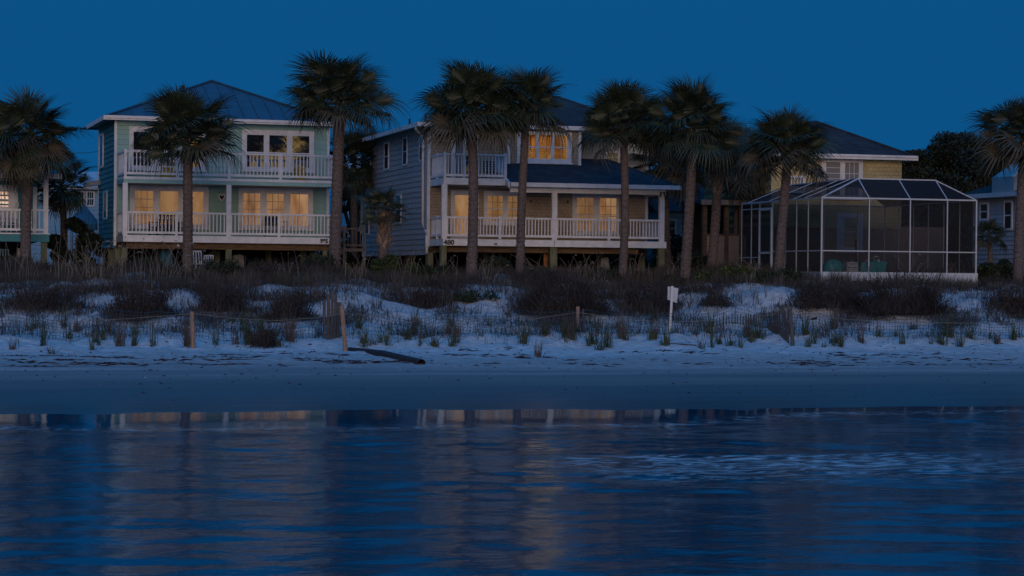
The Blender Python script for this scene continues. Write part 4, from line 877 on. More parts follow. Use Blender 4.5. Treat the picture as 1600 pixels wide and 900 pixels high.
for px0, px1, pt, pb in ((1533.5, 1547, 316, 345), (1571, 1584.5, 313, 360)):
    va = fg.vz(px1, pt, 0)[0]; vb = fg.vz(px0, pt, 0)[0]; zt = fg.vz((px0 + px1) / 2, pt, 0)[1]; z0 = fg.vz((px0 + px1) / 2, pb, 0)[1]
    w = MB(); w.box(-.06, 0, va, va + .1, z0, zt); w.box(-.06, 0, vb - .1, vb, z0, zt); w.box(-.062, 0, va, vb, zt - .1, zt); w.box(-.062, 0, va, vb, z0, z0 + .1); w = w.build('window', M['white'], hg); w.location.x = -.04
    MB().box(-.04, -.03, va + .1, vb - .1, z0 + .1, zt - .1).build('pane', M['black'], w); MB().box(-.05, -.03, va + .1, vb - .1, (z0 + zt) / 2 - .03, (z0 + zt) / 2 + .03).build('sash_rail', M['white'], w)
p = at(1584, 276, 92); q = at(1612, 256, 92)
gu, gz = fg.uz(1584, 275, -4)
MB().prism([(gu, -4, gz), (gu + 1.4, -4, gz + .95), (gu + 2.8, -4, gz), (gu + 2.8, -4, gz - .9), (gu, -4, gz - .9)], (0, 2, 0)).build('dormer', M['greysiding'], hg)
MB().beam((gu - .15, -4.1, gz - .05), (gu + 1.4, -4.1, gz + 1.03), .1, .2, (0, 1, 0)).build('rake_board', M['white'], hg)
# ================================================================ brown porch beside the cage and the blue cottage behind
fp = Frame(1100, 400, 103, .27, 3.6)
hp = fp.thing('brown_porch', 'brown timber porch with half wall tucked behind the leaning palm', 'porch')
u1 = fp.u(1166, 400); zt = fp.z(1130, 318); zw = fp.z(1130, 368)
for px in (1101, 1135, 1158): u = fp.u(px, 380); MB().box(u - .11, u + .11, -.02, .2, -.3, zt).build('post', M['beamwood'], hp)
MB().box(0, u1, .0, .08, -.3, zw).build('half_wall', M['plainwall'], hp); MB().box(-.05, u1, -.04, .12, zw, zw + .08).build('rail_cap', M['beamwood'], hp)
MB().box(-.3, u1 + .3, -.3, 3, zt, zt + .15).build('roof', M['roofmetal'], hp); MB().box(-.3, u1 + .3, -.36, -.3, zt - .08, zt + .16).build('fascia', M['wood'], hp); MB().box(0, u1, 3, 3.1, -.3, zt).build('shade_backing', M['dark'], hp)  # last box: dark panel painted as the porch's shaded interior
fq = Frame(1030, 400, 112, .27, 3.6)
hq = fq.thing('blue_cottage', 'small blue sided cottage half hidden behind the palms', 'house')
u1 = fq.u(1112, 380); zt = fq.z(1070, 330)
w = MB().box(0, u1, 0, 6, -.3, zt).build('wall', M['bluesiding'], hq); siding(w, 'siding_board', M['bluesiding'], u1, (0, 0, 0), (1, 0, 0), (0, -1, 0), 0, zt - .05, .25)
MB().prism([(-.4, -.4, zt), (-.4, 6.4, zt), (-.4, 3, zt + 1.6)], (u1 + .8, 0, 0)).build('roof', M['roofshingle'], hq)
for px0, px1, pt, pb in ((1079, 1088, 342, 366), (1042, 1056, 342, 372)):
    a, z1 = fq.uz(px0, pt, 0); b, z0 = fq.uz(px1, pb, 0); window(hq, a, b, z0, z1, -.06, M['glassdim'], (1, 2), None, .08, M['white'])
# ================================================================ wooden stair landing between the two main houses
fs = Frame(536, 400, 104, .27, 3.55)
st = fs.thing('wooden_stair', 'weathered wooden stair landing with railing between the two houses', 'stairs')
u1 = fs.u(571, 380); zl = fs.z(550, 388); zr = fs.z(550, 356)
MB().box(0, u1, 0, 1.5, zl - .15, zl).build('landing', M['wood'], st)
for u in (.05, u1 - .05): MB().box(u - .06, u + .06, -.02, .1, -.3, zr + .08).build('post', M['wood'], st)
railing(st, (.05, .04), (u1 - .05, .04), zr, zl + .1, [], .17, m=M['wood'])
for i in range(5): MB().box(-.9 + i * .18, -.7 + i * .18, .1, 1.3, .05 + (zl - .1) * i / 5, .1 + (zl - .1) * i / 5).build('tread', M['wood'], st)
MB().beam((-.95, .06, .9), (.0, .06, zr), .05, .1).build('handrail', M['wood'], st); MB().beam((-.95, .12, .0), (.0, .12, zl), .05, .24).build('stringer', M['wood'], st)
# far pale house glimpsed between the houses
ff = Frame(548, 380, 130, .27, 3.6)
hf = ff.thing('far_house', 'pale blue wall glimpsed in the gap between the two main houses', 'house'); u1 = ff.u(572, 330); zt = ff.z(555, 270)
w = MB().box(-.3, u1, 0, 5, -.3, zt).build('wall', M['bluesiding'], hf); siding(w, 'siding_board', M['bluesiding'], u1 + .3, (-.3, 0, 0), (1, 0, 0), (0, -1, 0), 0, zt - .05, .3)
MB().prism([(-.6, -.4, zt), (-.6, 5.4, zt), (-.6, 2.5, zt + 1.2)], (u1 + .9, 0, 0)).build('roof', M['whitemetal'], hf)

# ================================================================ palms
def frond_mesh(name, m, seed, droop, nseg=44, spread=130, Lp=.78, Rf=1.18):
    r = random.Random(seed); b = MB()
    # petiole
    n = 5; pts = []
    for i in range(n + 1):
        f = i / n; pts.append(Vector((Lp * f, 0, .10 * math.sin(f * 2.2) - droop * .10 * f * f)))
    b.tube(pts, [.035 - .018 * i / n for i in range(n + 1)], 4, False)
    hub = pts[-1]
    for i in range(nseg):
        a = R(-spread + 2 * spread * (i + .5) / nseg) ; da = R(spread / nseg) * .92
        L = Rf * (.68 + .32 * math.cos(a * .62)) * r.uniform(.78, 1.10)
        cup = .16; base = hub + Vector((.22 * (1 + math.cos(a)) / 2, 0, 0)) * (1 if abs(a) < 1.6 else .4)
        def P(rad, ang, dz=0):
            f = rad / Rf
            z = cup * abs(math.sin(ang)) * f - droop * (.10 * f * f + .42 * max(0, f - .42) ** 1.6) - .16 * f * f * max(0, math.cos(ang)) + dz
            sh = 1 - .16 * droop * max(0, f - .5)
            return base + Vector((rad * math.cos(ang) * sh, rad * math.sin(ang) * sh, z))
        m0 = L * .46; j = r.uniform(-.045, .045); dz = r.uniform(-.02, .02)
        i0 = len(b.v)
        b.v += [tuple(base), tuple(P(m0, a - da)), tuple(P(m0, a, -.035)), tuple(P(m0, a + da)), tuple(P(L * .72, a - da * .40 + j, dz)), tuple(P(L * .72, a + da * .40 + j, dz)), tuple(P(L, a + 1.6 * j, dz * 2 - .05 * droop))]
        b.f += [(i0, i0 + 1, i0 + 2), (i0, i0 + 2, i0 + 3), (i0 + 1, i0 + 4, i0 + 5, i0 + 3), (i0 + 4, i0 + 6, i0 + 5)]
    return b.mesh(name, m)
FR = [frond_mesh('frond', M['frond'], k, d) for k, d in enumerate((.5, .8, 1.15, 1.5, 1.9))]
FO = [frond_mesh('frond', M['frondold'], 20 + k, d, 30) for k, d in enumerate((1.4, 1.9, 2.4))]
boot_me = MB().prism([(0, -.07, 0), (0, .07, 0), (.05, .055, .16), (.16, .03, .36), (.18, 0, .38), (.16, -.03, .36), (.05, -.055, .16)], (-.02, 0, -.03)).mesh('boot', M['boot'])
def palm(base_px, top_px, Y, wpx, rad, n, emin, label, boots=0, old=.3, seed=0, boot_len=.9, stripes=True, group='cabbage palms in front of the houses', name='palm_tree', emax=86, bulge=1.0, detail=True):
    r = random.Random(100 + seed); b0 = at(*base_px, Y); t0 = at(*top_px, Y + r.uniform(-.4, .4)); b0.z = min(b0.z, zg(b0.x, b0.y)) - .25
    root = thing(name, label, 'palm tree', b0, 0, group); T = t0 - b0; H = T.length; w = wpx * Y / FPX / 2
    # trunk with ring scars
    pts, rad_ = [], []; n_ = max(14, int(H / .11)); bend = Vector((r.uniform(-.12, .12), r.uniform(-.1, .1), 0))
    for i in range(n_ + 1):
        f = i / n_; pts.append(T * f + bend * math.sin(f * math.pi)); k = w * (1.18 - .22 * f if f < .25 else 1.125 - .16 * f) * bulge
        if f < .06: k *= 1.18 - 3 * f
        rad_.append(k * (1 + (.05 if i % 2 else -.03) + r.uniform(-.03, .03)))
    MB().tube(pts, rad_, 11).build('trunk', M['trunk'], root)
    s = rad / 1.82
    # crown shaft stub of old leaf bases
    for i in range(boots):
        f = i / max(1, boots); az = i * 2.39996; h = H - boot_len * (1 - f) + .12
        p = T * (h / H) + bend * math.sin(h / H * math.pi)
        o = place('boot', boot_me, root, p + Vector((math.cos(az), math.sin(az), 0)) * w * .92, None, r.uniform(.8, 1.15) * max(.8, w / .2))
        o.rotation_mode = 'ZYX'; o.rotation_euler = (0, r.uniform(-.1, .45), az)
    n = int(n * r.uniform(1.3, 1.6)); gap = r.uniform(0, 6.28)
    for i in range(n):
        if abs((i * 2.39996 - gap + math.pi) % (2 * math.pi) - math.pi) < .55 and r.random() < .3: continue
        f = (i + .5) / n; az = i * 2.39996 + r.uniform(-.25, .25); el = math.degrees(math.asin(math.sin(R(emax)) + (math.sin(R(emin)) - math.sin(R(emax))) * f)) + r.uniform(-8, 8)
        me = FO[r.randrange(3)] if (f > 1 - old and r.random() < .75) else FR[min(4, max(0, int(f * 5 + r.uniform(-.8, .8))))]
        sc_ = s * r.uniform(.72, 1.16) * (.82 if f < .12 else 1)
        n_tot = n; M3 = Matrix.Rotation(az, 3, 'Z') @ Matrix.Rotation(-R(el), 3, 'Y') @ Matrix.Rotation(r.uniform(-.7, .7), 3, 'X')
        o = place('frond', me, root, T + Vector((0, 0, .05 + .35 * (1 - f) * s)), M3.to_euler(), sc_)
    return root
palm((40, 418), (46, 224), 92, 15, 2.15, 42, -62, 'cabbage palm with hanging dry fronds in front of the teal cottage', 6, 0.45, 1)
palm((293, 420), (293, 228), 92, 14.5, 2.2, 36, -14, 'cabbage palm standing in front of the seafoam house', 12, 0.2, 2, .5)
palm((522, 420), (531, 172), 91.5, 17, 2.3, 36, -12, 'tallest cabbage palm, at the right corner of the seafoam house', 12, 0.15, 3, .5)
palm((736, 430), (737, 187), 91, 15, 2.35, 40, -20, 'thick-crowned cabbage palm right of the number 480', 10, 0.25, 4, .5)
palm((812, 430), (822, 183), 91.5, 12.5, 2.0, 32, -14, 'slim cabbage palm crossing the lit upstairs window', 8, 0.2, 5, .5)
palm((972, 425), (974, 209), 91.5, 12, 2.1, 36, -24, 'cabbage palm in front of the right half of the beige house porch', 10, 0.25, 6, .6)
palm((1069, 435), (1083, 213), 90.5, 15, 2.3, 38, -24, 'cabbage palm with a collar of leaf stubs just right of the beige porch', 34, 0.12, 7, .75)
palm((1110, 415), (1121, 258), 94, 14, 1.75, 34, -12, 'leaning cabbage palm with criss-cross leaf bases below a dark crown', 60, 0.3, 8, 1.5, bulge=1.0)
palm((1214, 415), (1231, 246), 88, 14, 1.95, 36, -22, 'cabbage palm growing against the screened enclosure', 12, 0.35, 9, .5)
palm((1590, 430), (1600, 230), 90, 14, 2.2, 34, -24, 'cabbage palm cut by the right edge of the picture', 10, 0.45, 10, .5)
palm((602, 400), (600, 335), 93.5, 17, 1.25, 20, -28, 'short young palm with shaggy trunk beside the grey side wall', 46, .15, 11, 1.6, bulge=.9)
palm((552, 400), (552, 262), 112, 11, 2.0, 28, -50, 'dark palm in the gap between the two main houses', 0, .2, 12, group='palms behind the houses')
palm((98, 410), (96, 300), 100, 10, 1.6, 26, -50, 'low dark palm beside the teal cottage porch post', 0, .2, 13, group='palms behind the houses')
palm((1150, 410), (1160, 262), 104, 12, 2.2, 30, -55, 'dark palm behind the leaning palm and brown porch', 0, .3, 14, group='palms behind the houses')
palm((1045, 410), (1040, 262), 106, 12, 2.2, 30, -55, 'dark palm just beyond the right end of the beige house', 0, .3, 15, group='palms behind the houses')
# small sabal by the hedge at right
palm((1548, 405), (1546, 372), 93, 8, .9, 16, -25, 'knee-high palm clump in front of the grey cottage wall', 0, .1, 16, group='palms behind the houses')

# ================================================================ trees and shrubs
def leaf_cloud(centers, n, size, seed, flat=.75):
    """leaf-sized quads scattered on the shells of many clumps; centers: (x,y,z,rx,ry,rz)"""
    g = np.random.default_rng(seed); C = np.array(centers, float); wgt = C[:, 3] * C[:, 5]; k = g.choice(len(C), n, p=wgt / wgt.sum())
    d = g.normal(size=(n, 3)); d /= np.linalg.norm(d, axis=1, keepdims=True); rr = g.uniform(.35, 1.35, (n, 1)) ** .7
    P = C[k, :3] + d * C[k, 3:] * rr
    u = g.normal(size=(n, 3)); u /= np.linalg.norm(u, axis=1, keepdims=True); v = np.cross(u, g.normal(size=(n, 3))); v /= np.linalg.norm(v, axis=1, keepdims=True)
    s = size * g.uniform(.6, 1.3, (n, 1)); u = u * s; v = v * s * .5
    V = np.stack([P - u, P + v * .9, P + u, P - v * .9], 1).reshape(-1, 3); F = np.arange(4 * n).reshape(n, 4)
    return V, F
def tree(name, label, px, Y, ptop, pbase, wpx, m, n, size, seed, group, lobes=26, cat='tree'):
    r = random.Random(seed); b = at(px, pbase, Y); zt = at(px, ptop, Y).z; z0 = zg(b.x, b.y) - .2; Hh = zt - z0; W = wpx * Y / FPX / 2
    root = thing(name, label, cat, (b.x, b.y, z0), 0, group)
    cs = []; tr = MB(); th = Hh * .42
    tr.tube([(0, 0, 0), (r.uniform(-.1, .1), 0, th * .5), (r.uniform(-.2, .2), r.uniform(-.2, .2), th)], [.22, .17, .14], 8)
    for i in range(lobes):
        a = i * 2.4 + r.uniform(-.4, .4); q = math.sqrt((i + .6) / lobes); h = Hh * (.97 - .75 * q * q * r.uniform(.2, 1.0)) ; rx = W * r.uniform(.16, .30)
        c = Vector((math.cos(a) * q * W * .85, math.sin(a) * q * W * .8, max(Hh * .2, h - rx * .7)))
        cs.append((c.x, c.y, c.z, rx, rx, rx * r.uniform(.6, .85))); tr.tube([(0, 0, th * r.uniform(.7, 1)), tuple(c * .55 + Vector((0, 0, th * .35))), tuple(c)], [.10, .07, .02], 5)
    tr.build('trunk', M['bark'], root); V, F = leaf_cloud(cs, n, size, seed); place('crown', np_mesh('crown', V, F, m), root)
    return root
tg = 'dark trees behind the houses'
tree('oak_tree', 'broad dark oak crown right of the yellow house', 1500, 122, 198, 420, 190, M['leafdark'], 34000, .11, 31, tg, 54)
tree('oak_tree', 'dark tree close behind the yellow house roof end', 1425, 120, 226, 420, 80, M['leafdark'], 8000, .15, 32, tg)
tree('oak_tree', 'low dark tree behind the palm at the right edge', 1580, 128, 240, 420, 110, M['leafdark'], 8000, .16, 33, tg)
tree('oak_tree', 'dark tree behind the palms right of the beige house', 1055, 122, 232, 420, 110, M['leafdark'], 12000, .16, 34, tg)
tree('oak_tree', 'dark tree behind the leaning palm', 1150, 124, 240, 420, 130, M['leafdark'], 12000, .16, 35, tg)
tree('oak_tree', 'dark bushy tree in the gap between the two main houses', 552, 122, 275, 420, 50, M['leafdark'], 6000, .14, 36, tg)
tree('oak_tree', 'low dark tree behind the gap under the beige house', 610, 135, 380, 425, 140, M['leafdark'], 5000, .2, 37, tg)
tree('oak_tree', 'low dark tree seen under the right end of the beige house', 950, 135, 370, 425, 240, M['leafdark'], 6000, .25, 38, tg)
def shrub(name, label, px, pbase, wpx, hpx, m, n, size, seed, Y=None, group=None, stems=10, cat='shrub', lobes=12):
    stems = int(stems * 1.8)
    r = random.Random(seed)
    if Y is None: b = on_ground(px, pbase, 60); Y = b.y
    else: b = at(px, pbase, Y)
    z0 = zg(b.x, b.y) - .1; W = wpx * Y / FPX / 2; Hh = (hpx) * Y / FPX + .1
    root = thing(name, label, cat, (b.x, b.y, z0), ANG, group); cs = []; st = MB()
    for i in range(lobes):
        x = r.uniform(-.85, .85); h = Hh * (r.uniform(.6, 1) if i % 3 else r.uniform(.15, .5)) * math.sqrt(1 - .75 * x * x); rx = max(.12, min(W * .3, Hh * .4)) * r.uniform(.7, 1.2)
        c = (x * W, r.uniform(-.4, .4) * min(W, 1.2), max(.15, h - rx * .6)); cs.append((*c, rx, rx, rx * .75)); 
        st.tube([(c[0] * .35, c[1] * .4, 0), (c[0] * .7, c[1] * .7, c[2] * .55), c], [.02, .014, .006], 4)
    for i in range(stems):
        x = r.uniform(-1, 1) * W; y = r.uniform(-.4, .4); st.tube([(x * .6, y * .5, 0), (x * .9, y, Hh * r.uniform(.5, .8)), (x * r.uniform(.9, 1.2), y * 1.2, Hh * r.uniform(.85, 1.25))], [.012, .009, .004], 4)
    st.build('stems', M['twig'], root)
    if m is M['twig']:                                   # dry shrub: a tangle of thin twigs more than leaves
        g = np.random.default_rng(seed); k = int(n * .62); x = g.normal(0, .62, k) * W; x = np.clip(x, -1.5 * W, 1.5 * W); y = g.normal(0, .45, k); h = Hh * np.sqrt(np.clip(1.05 - (x / (1.5 * W)) ** 2, .08, 1)) * g.uniform(.15, 1.15, k) * (.65 + .45 * np.sin(x * 5.3 + seed) * np.sin(x * 2.1 + 2 * seed))
        B = np.stack([x, y, g.uniform(0, .35, k) * h], 1); T_ = B + np.stack([g.normal(0, .34, k) * h + x * .12, g.normal(0, .3, k) * h, h * g.uniform(.35, .75, k)], 1); Md = (B + T_) / 2 + g.normal(0, .06, (k, 3))
        az = g.uniform(0, 6.28, k); Wd = np.stack([np.cos(az), np.sin(az), np.zeros(k)], 1) * .011
        V = np.stack([B - Wd, B + Wd, Md + Wd, Md - Wd, T_], 1).reshape(-1, 3); o_ = (np.arange(k) * 5)[:, None]
        F = np.concatenate([o_ + np.array([[0, 1, 2]]), o_ + np.array([[0, 2, 3]]), o_ + np.array([[3, 2, 4]])], 0); place('twigs', np_mesh('twigs', V, F, m), root); n = n // 3
    V, F = leaf_cloud(cs, n, size, seed); place('foliage', np_mesh('foliage', V, F, m), root)
    return root
gg = 'green shrubs at the foot of the houses'
shrub('green_shrub', 'round leafy green shrub below the short young palm', 614, 426, 80, 40, M['leafgreen'], 3500, .07, 51, 92.5, gg)
shrub('green_shrub', 'wide yellow-green shrub at the foot of the leaning palm', 1133, 430, 100, 46, M['leafgreen'], 5000, .08, 52, 89.5, gg)
shrub('green_shrub', 'small dark green shrub between the palms under the number 480 porch', 772, 430, 56, 34, M['leafhedge'], 2200, .07, 53, 92, gg)
shrub('clipped_hedge', 'low clipped hedge under the right half of the beige porch', 950, 432, 130, 20, M['leafhedge'], 4500, .05, 54, 91.5, gg, 0, 'hedge', 22)
shrub('clipped_hedge', 'tall dark hedge between the enclosure and the grey cottage', 1558, 424, 66, 44, M['leafhedge'], 5000, .07, 55, 92, gg, 4, 'hedge')
shrub('green_shrub', 'low green shrub under the teal cottage porch', 22, 426, 70, 24, M['leafhedge'], 2200, .06, 56, 92, gg)
shrub('green_shrub', 'spreading shrub under the middle of the seafoam house', 405, 428, 100, 30, M['leafhedge'], 3000, .06, 57, 92, gg)
shrub('green_shrub', 'dark shrub at the left foot of the screened enclosure', 1215, 436, 80, 30, M['leafhedge'], 3000, .06, 58, 87.5, gg)
shrub('dark_shrub', 'tall dark leafy shrubs between the teal cottage and the seafoam house', 112, 420, 76, 82, M['leafdark'], 7000, .12, 59, 99, gg)
shrub('dark_shrub', 'dark shrub under the palms right of the beige porch', 1085, 424, 60, 50, M['leafdark'], 4500, .1, 60, 99, gg)
gd = 'dry shrubs on the dune'
shrub('dry_shrub', 'big dark twiggy shrub on the dune left of the white sign', 885, 492, 130, 62, M['twig'], 6500, .05, 71, None, gd, 60, lobes=22)
shrub('dry_shrub', 'big dark twiggy shrub on the dune below the screened enclosure', 1412, 492, 135, 66, M['twig'], 6500, .05, 72, None, gd, 60, lobes=22)
shrub('dry_shrub', 'dark brown shrub on the dune left of the wooden fence post', 218, 500, 95, 50, M['twig'], 4500, .05, 73, None, gd, 50)
shrub('dry_shrub', 'dark shrub on the dune at the far left', 70, 482, 100, 32, M['twig'], 4000, .05, 74, None, gd, 40)
shrub('dry_shrub', 'dark shrub on the dune above the leaning boards', 345, 486, 80, 40, M['twig'], 3800, .05, 75, None, gd, 40)
shrub('dry_shrub', 'low dark shrub spilling over the sand right of the leaning boards', 660, 478, 90, 26, M['twig'], 3500, .05, 76, None, gd, 30)
shrub('dry_shrub', 'dark shrub right behind the white sign', 1010, 488, 70, 44, M['twig'], 3500, .05, 77, None, gd, 36)
shrub('dry_shrub', 'dark shrub on the dune at the far right', 1575, 486, 70, 40, M['twig'], 3200, .05, 78, None, gd, 36)
shrub('dry_shrub', 'low twiggy shrub on the bright sand slope behind the slat fence', 1120, 476, 40, 22, M['twig'], 1500, .045, 79, None, gd, 24)
shrub('dry_shrub', 'sprawling dry shrub right of the slat fence', 1290, 478, 110, 44, M['twig'], 4200, .05, 80, None, gd, 44)
shrub('dry_shrub', 'dark shrub tangle left of the leaning boards', 455, 498, 80, 36, M['twig'], 3200, .05, 81, None, gd, 36)
shrub('green_shrub', 'small green patch of creeping leaves on the sand above the netting', 745, 470, 70, 18, M['leafhedge'], 1800, .05, 82, None, gd, 6)
shrub('dry_shrub', 'brown dead clump in front of the netting near the tan post', 408, 540, 50, 30, M['twig'], 1800, .05, 83, None, gd, 30)

shrub('dark_shrub', 'dark undergrowth behind the right end of the seafoam house', 525, 424, 70, 46, M['leafdark'], 4500, .12, 61, 108, gg, lobes=18)
shrub('dark_shrub', 'dark spiky bush against the left side wall of the seafoam house', 140, 420, 44, 60, M['leafdark'], 3500, .11, 62, 102, gg, lobes=16)
shrub('dry_shrub', 'grey twiggy shrub in the grass below the left half of the seafoam house', 230, 440, 110, 26, M['twig'], 3500, .05, 63, 89, gd, 60)
shrub('dry_shrub', 'grey twiggy shrub in the grass below the right half of the seafoam house', 450, 440, 120, 24, M['twig'], 3500, .05, 64, 89, gd, 60)
shrub('dry_shrub', 'dark twiggy mound in the grass below the beige porch', 850, 446, 110, 26, M['twig'], 3800, .05, 65, 88, gd, 60)
shrub('dry_shrub', 'dark twiggy mound at the left edge of the dune top', 40, 440, 90, 18, M['twig'], 3000, .05, 66, 88, gd, 40)

g = np.random.default_rng(77); cs = []
for i in range(150):
    px = -150 + 1900 * i / 149; p = at(px, 420, 165 + g.uniform(-8, 8)); h = g.uniform(1.2, 2.6); cs.append((p.x, p.y, 3.6 + h * .45, 1.1, 1.1, h * .75))
V, F = leaf_cloud(cs, 22000, .22, 78); tag(place('far_trees', np_mesh('far_trees', V, F, M['leafdark'])), 'low dark line of far trees seen through the gaps between and under the houses', 'trees', kind='stuff')
for i, (px, pb, w, h, lab) in enumerate(((225, 430, 70, 16, 'dark green mound of leaves below the left deck post of the seafoam house'), (345, 432, 90, 20, 'dark green mound of leaves below the brace of the seafoam house'), (500, 432, 60, 20, 'dark green mound of leaves at the foot of the tallest palm'), (680, 432, 60, 18, 'dark green mound of leaves below the number 480'), (845, 436, 80, 18, 'dark green mound of leaves below the orange post'), (1050, 438, 50, 14, 'dark green mound of leaves at the foot of the palm beside the beige porch'))):
    shrub('green_shrub', lab, px, pb + 4, w, h + 10, M['leafhedge'], 2600, .06, 140 + i, 89.8, gg, 12, lobes=14)

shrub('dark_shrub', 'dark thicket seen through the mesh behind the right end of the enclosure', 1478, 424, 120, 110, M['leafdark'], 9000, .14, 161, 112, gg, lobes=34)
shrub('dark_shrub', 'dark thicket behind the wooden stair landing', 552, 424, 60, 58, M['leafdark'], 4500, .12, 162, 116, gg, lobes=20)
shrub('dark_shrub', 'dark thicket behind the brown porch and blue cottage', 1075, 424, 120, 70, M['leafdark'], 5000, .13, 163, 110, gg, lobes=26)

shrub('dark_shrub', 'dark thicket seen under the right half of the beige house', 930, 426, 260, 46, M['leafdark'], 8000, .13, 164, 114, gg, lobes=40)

# ================================================================ dune grass
gv = ground.data.vertices; gco = np.empty(len(gv) * 3, np.float32); gv.foreach_get('co', gco); gco = gco.reshape(-1, 3)
def path_interp(px, pts): return float(np.interp(px, [p[0] for p in pts], [p[1] for p in pts]))
tt = np.arange(-16, 56, .2); ss = np.arange(66, 98, .2)
ZZ = np.array([[zg(*xy(t, s)) for t in tt] for s in ss], np.float32)
def zfast(t, s):
    i = np.clip((t - tt[0]) / .2, 0, len(tt) - 1.01); j = np.clip((s - ss[0]) / .2, 0, len(ss) - 1.01); a = i.astype(int); b = j.astype(int); u = i - a; v = j - b
    return ZZ[b, a] * (1 - u) * (1 - v) + ZZ[b, a + 1] * u * (1 - v) + ZZ[b + 1, a] * (1 - u) * v + ZZ[b + 1, a + 1] * u * v
CRn = np.array(CI)
def nproj(P):
    q = (P - np.array(C0)) @ CRn.T; return 800 + FPX * q[:, 0] / -q[:, 2], 450 - FPX * q[:, 1] / -q[:, 2]
PATCH = [(560, 468, 52, 20), (640, 490, 60, 14), (762, 470, 40, 20), (1190, 468, 80, 24), (1120, 492, 90, 14), (20, 463, 55, 7), (120, 478, 45, 8), (172, 472, 26, 12), (290, 478, 32, 18), (60, 502, 90, 10), (1385, 470, 26, 20), (1350, 490, 34, 14), (1420, 505, 44, 12), (1530, 463, 55, 8), (1500, 486, 64, 12), (960, 502, 60, 10), (480, 500, 40, 14), (700, 500, 120, 12), (1015, 474, 22, 12), (430, 456, 30, 7), (1250, 498, 50, 10)]
def scatter(n, seed, rule):
    g = np.random.default_rng(seed); t = g.uniform(-13, 50, n); s = g.uniform(69, 95, n); z = zfast(t, s); P = np.stack([CA * t - SA * s, SA * t + CA * s, z], 1)
    px, py = nproj(P); nz = np.array([noise.noise((a * .55, b * .75, 2.0)) + .5 * noise.noise((a * 1.7, b * 1.9, 7.0)) for a, b in zip(t, s)])
    d = rule(px, py, nz); k = (g.random(n) < d) & (px > -60) & (px < 1660); return P[k], px[k], py[k], g
def in_patch(px, py):
    m = np.zeros(len(px))
    for (x, y, a, b) in PATCH: m = np.maximum(m, np.clip(1.5 - ((px - x) / a) ** 2 - ((py - y) / b) ** 2, 0, 1))
    return m
def blades(P, g, hmin, hmax, width, lean, m, name, per=1, spread=.1, curl=.5, pos=None):
    n = len(P) * per; B = np.repeat(P, per, 0) + np.concatenate([g.normal(0, spread, (n, 2)), np.full((n, 1), -.03)], 1)
    h = g.uniform(hmin, hmax, n) * (np.repeat(pos, per) if pos is not None else 1); az = g.uniform(0, 2 * np.pi, n); ln = np.abs(g.normal(0, lean, n)) * h
    dx, dy = np.cos(az) * ln, np.sin(az) * ln; w = width * g.uniform(.7, 1.3, n); wz = g.uniform(0, 2 * np.pi, n); wx, wy = np.cos(wz) * w / 2, np.sin(wz) * w / 2
    def at_(f, bend): return B + np.stack([dx * f ** (1 + curl), dy * f ** (1 + curl), h * (f - bend * f * f * (ln / np.maximum(h, .01)) * .5)], 1)
    W = np.stack([wx, wy, np.zeros(n)], 1); m1, tp = at_(.55, 1), at_(1.0, 1)
    V = np.stack([B - W, B + W, m1 + W * .8, m1 - W * .8, tp], 1).reshape(-1, 3); o = (np.arange(n) * 5)[:, None]
    F = np.concatenate([o + np.array([[0, 1, 2]]), o + np.array([[0, 2, 3]]), o + np.array([[3, 2, 4]])], 0)
    return place(name, np_mesh(name, V, F, m))
def rule_dry(px, py, nz):
    d = np.where(py < 452, 1.0, np.where(py < 474, .9 + .9 * nz, np.where(py < 508, .65 + 1.6 * nz, np.where(py < 530, .12 + .9 * nz, 0))))
    return np.clip(d, 0, 1) * (1 - np.where(py > 447, in_patch(px, py), 0) * .86)
P, px, py, g = scatter(52000, 5, rule_dry)
tag(blades(P, g, .25, .70, .018, .5, M['grassdry'], 'dry_dune_grass', 3, .09, pos=np.where(py < 438, .85, 1.0) * np.array([.75 + .55 * (noise.noise((a * .035, b * .02, 4.0)) + .5) for a, b in zip(px, py)])), 'dry brown grass matting the dune and its top', 'grass', kind='stuff')
def rule_gr(px, py, nz):
    d = np.where(py < 452, .36 + .9 * nz, np.where(py < 500, .15 + .7 * nz, np.where(py < 540, .02 + .22 * nz, 0))); return np.clip(d, 0, .8) * (1 - in_patch(px, py) * .9)
P, px, py, g = scatter(24000, 6, rule_gr)
tag(blades(P, g, .25, .65, .018, .35, M['grassgreen'], 'green_dune_grass', 3, .07), 'greenish beach grass mixed through the dry dune grass', 'grass', kind='stuff')
def rule_scrub(px, py, nz):
    d = np.where(py < 450, .18 + .6 * nz, np.where(py < 510, .60 + 2.2 * nz, np.where(py < 528, -.05 + .9 * nz, 0))); return np.clip(d, 0, 1) * (1 - in_patch(px, py) * .80)
P, px, py, g = scatter(60000, 15, rule_scrub)
tag(blades(P, g, .15, .70, .020, .8, M['twig'], 'dune_scrub', 5, .20), 'dark tangled low scrub creeping over the dune', 'scrub', kind='stuff')
M['litter'] = mat('plant_litter', (.07, .055, .05), .9, .3, 2, col2=(.03, .024, .024))
def rule_lit(px, py, nz): return np.clip(np.where(py < 512, .6 + 1.3 * nz, .0), 0, 1) * (1 - in_patch(px, py) * .45)
P, px, py, g = scatter(22000, 8, rule_lit)
tag(blades(P, g, .10, .28, .02, 2.2, M['litter'], 'plant_litter', 3, .12), 'dark dead stems and roots lying over the dune sand', 'grass', kind='stuff')
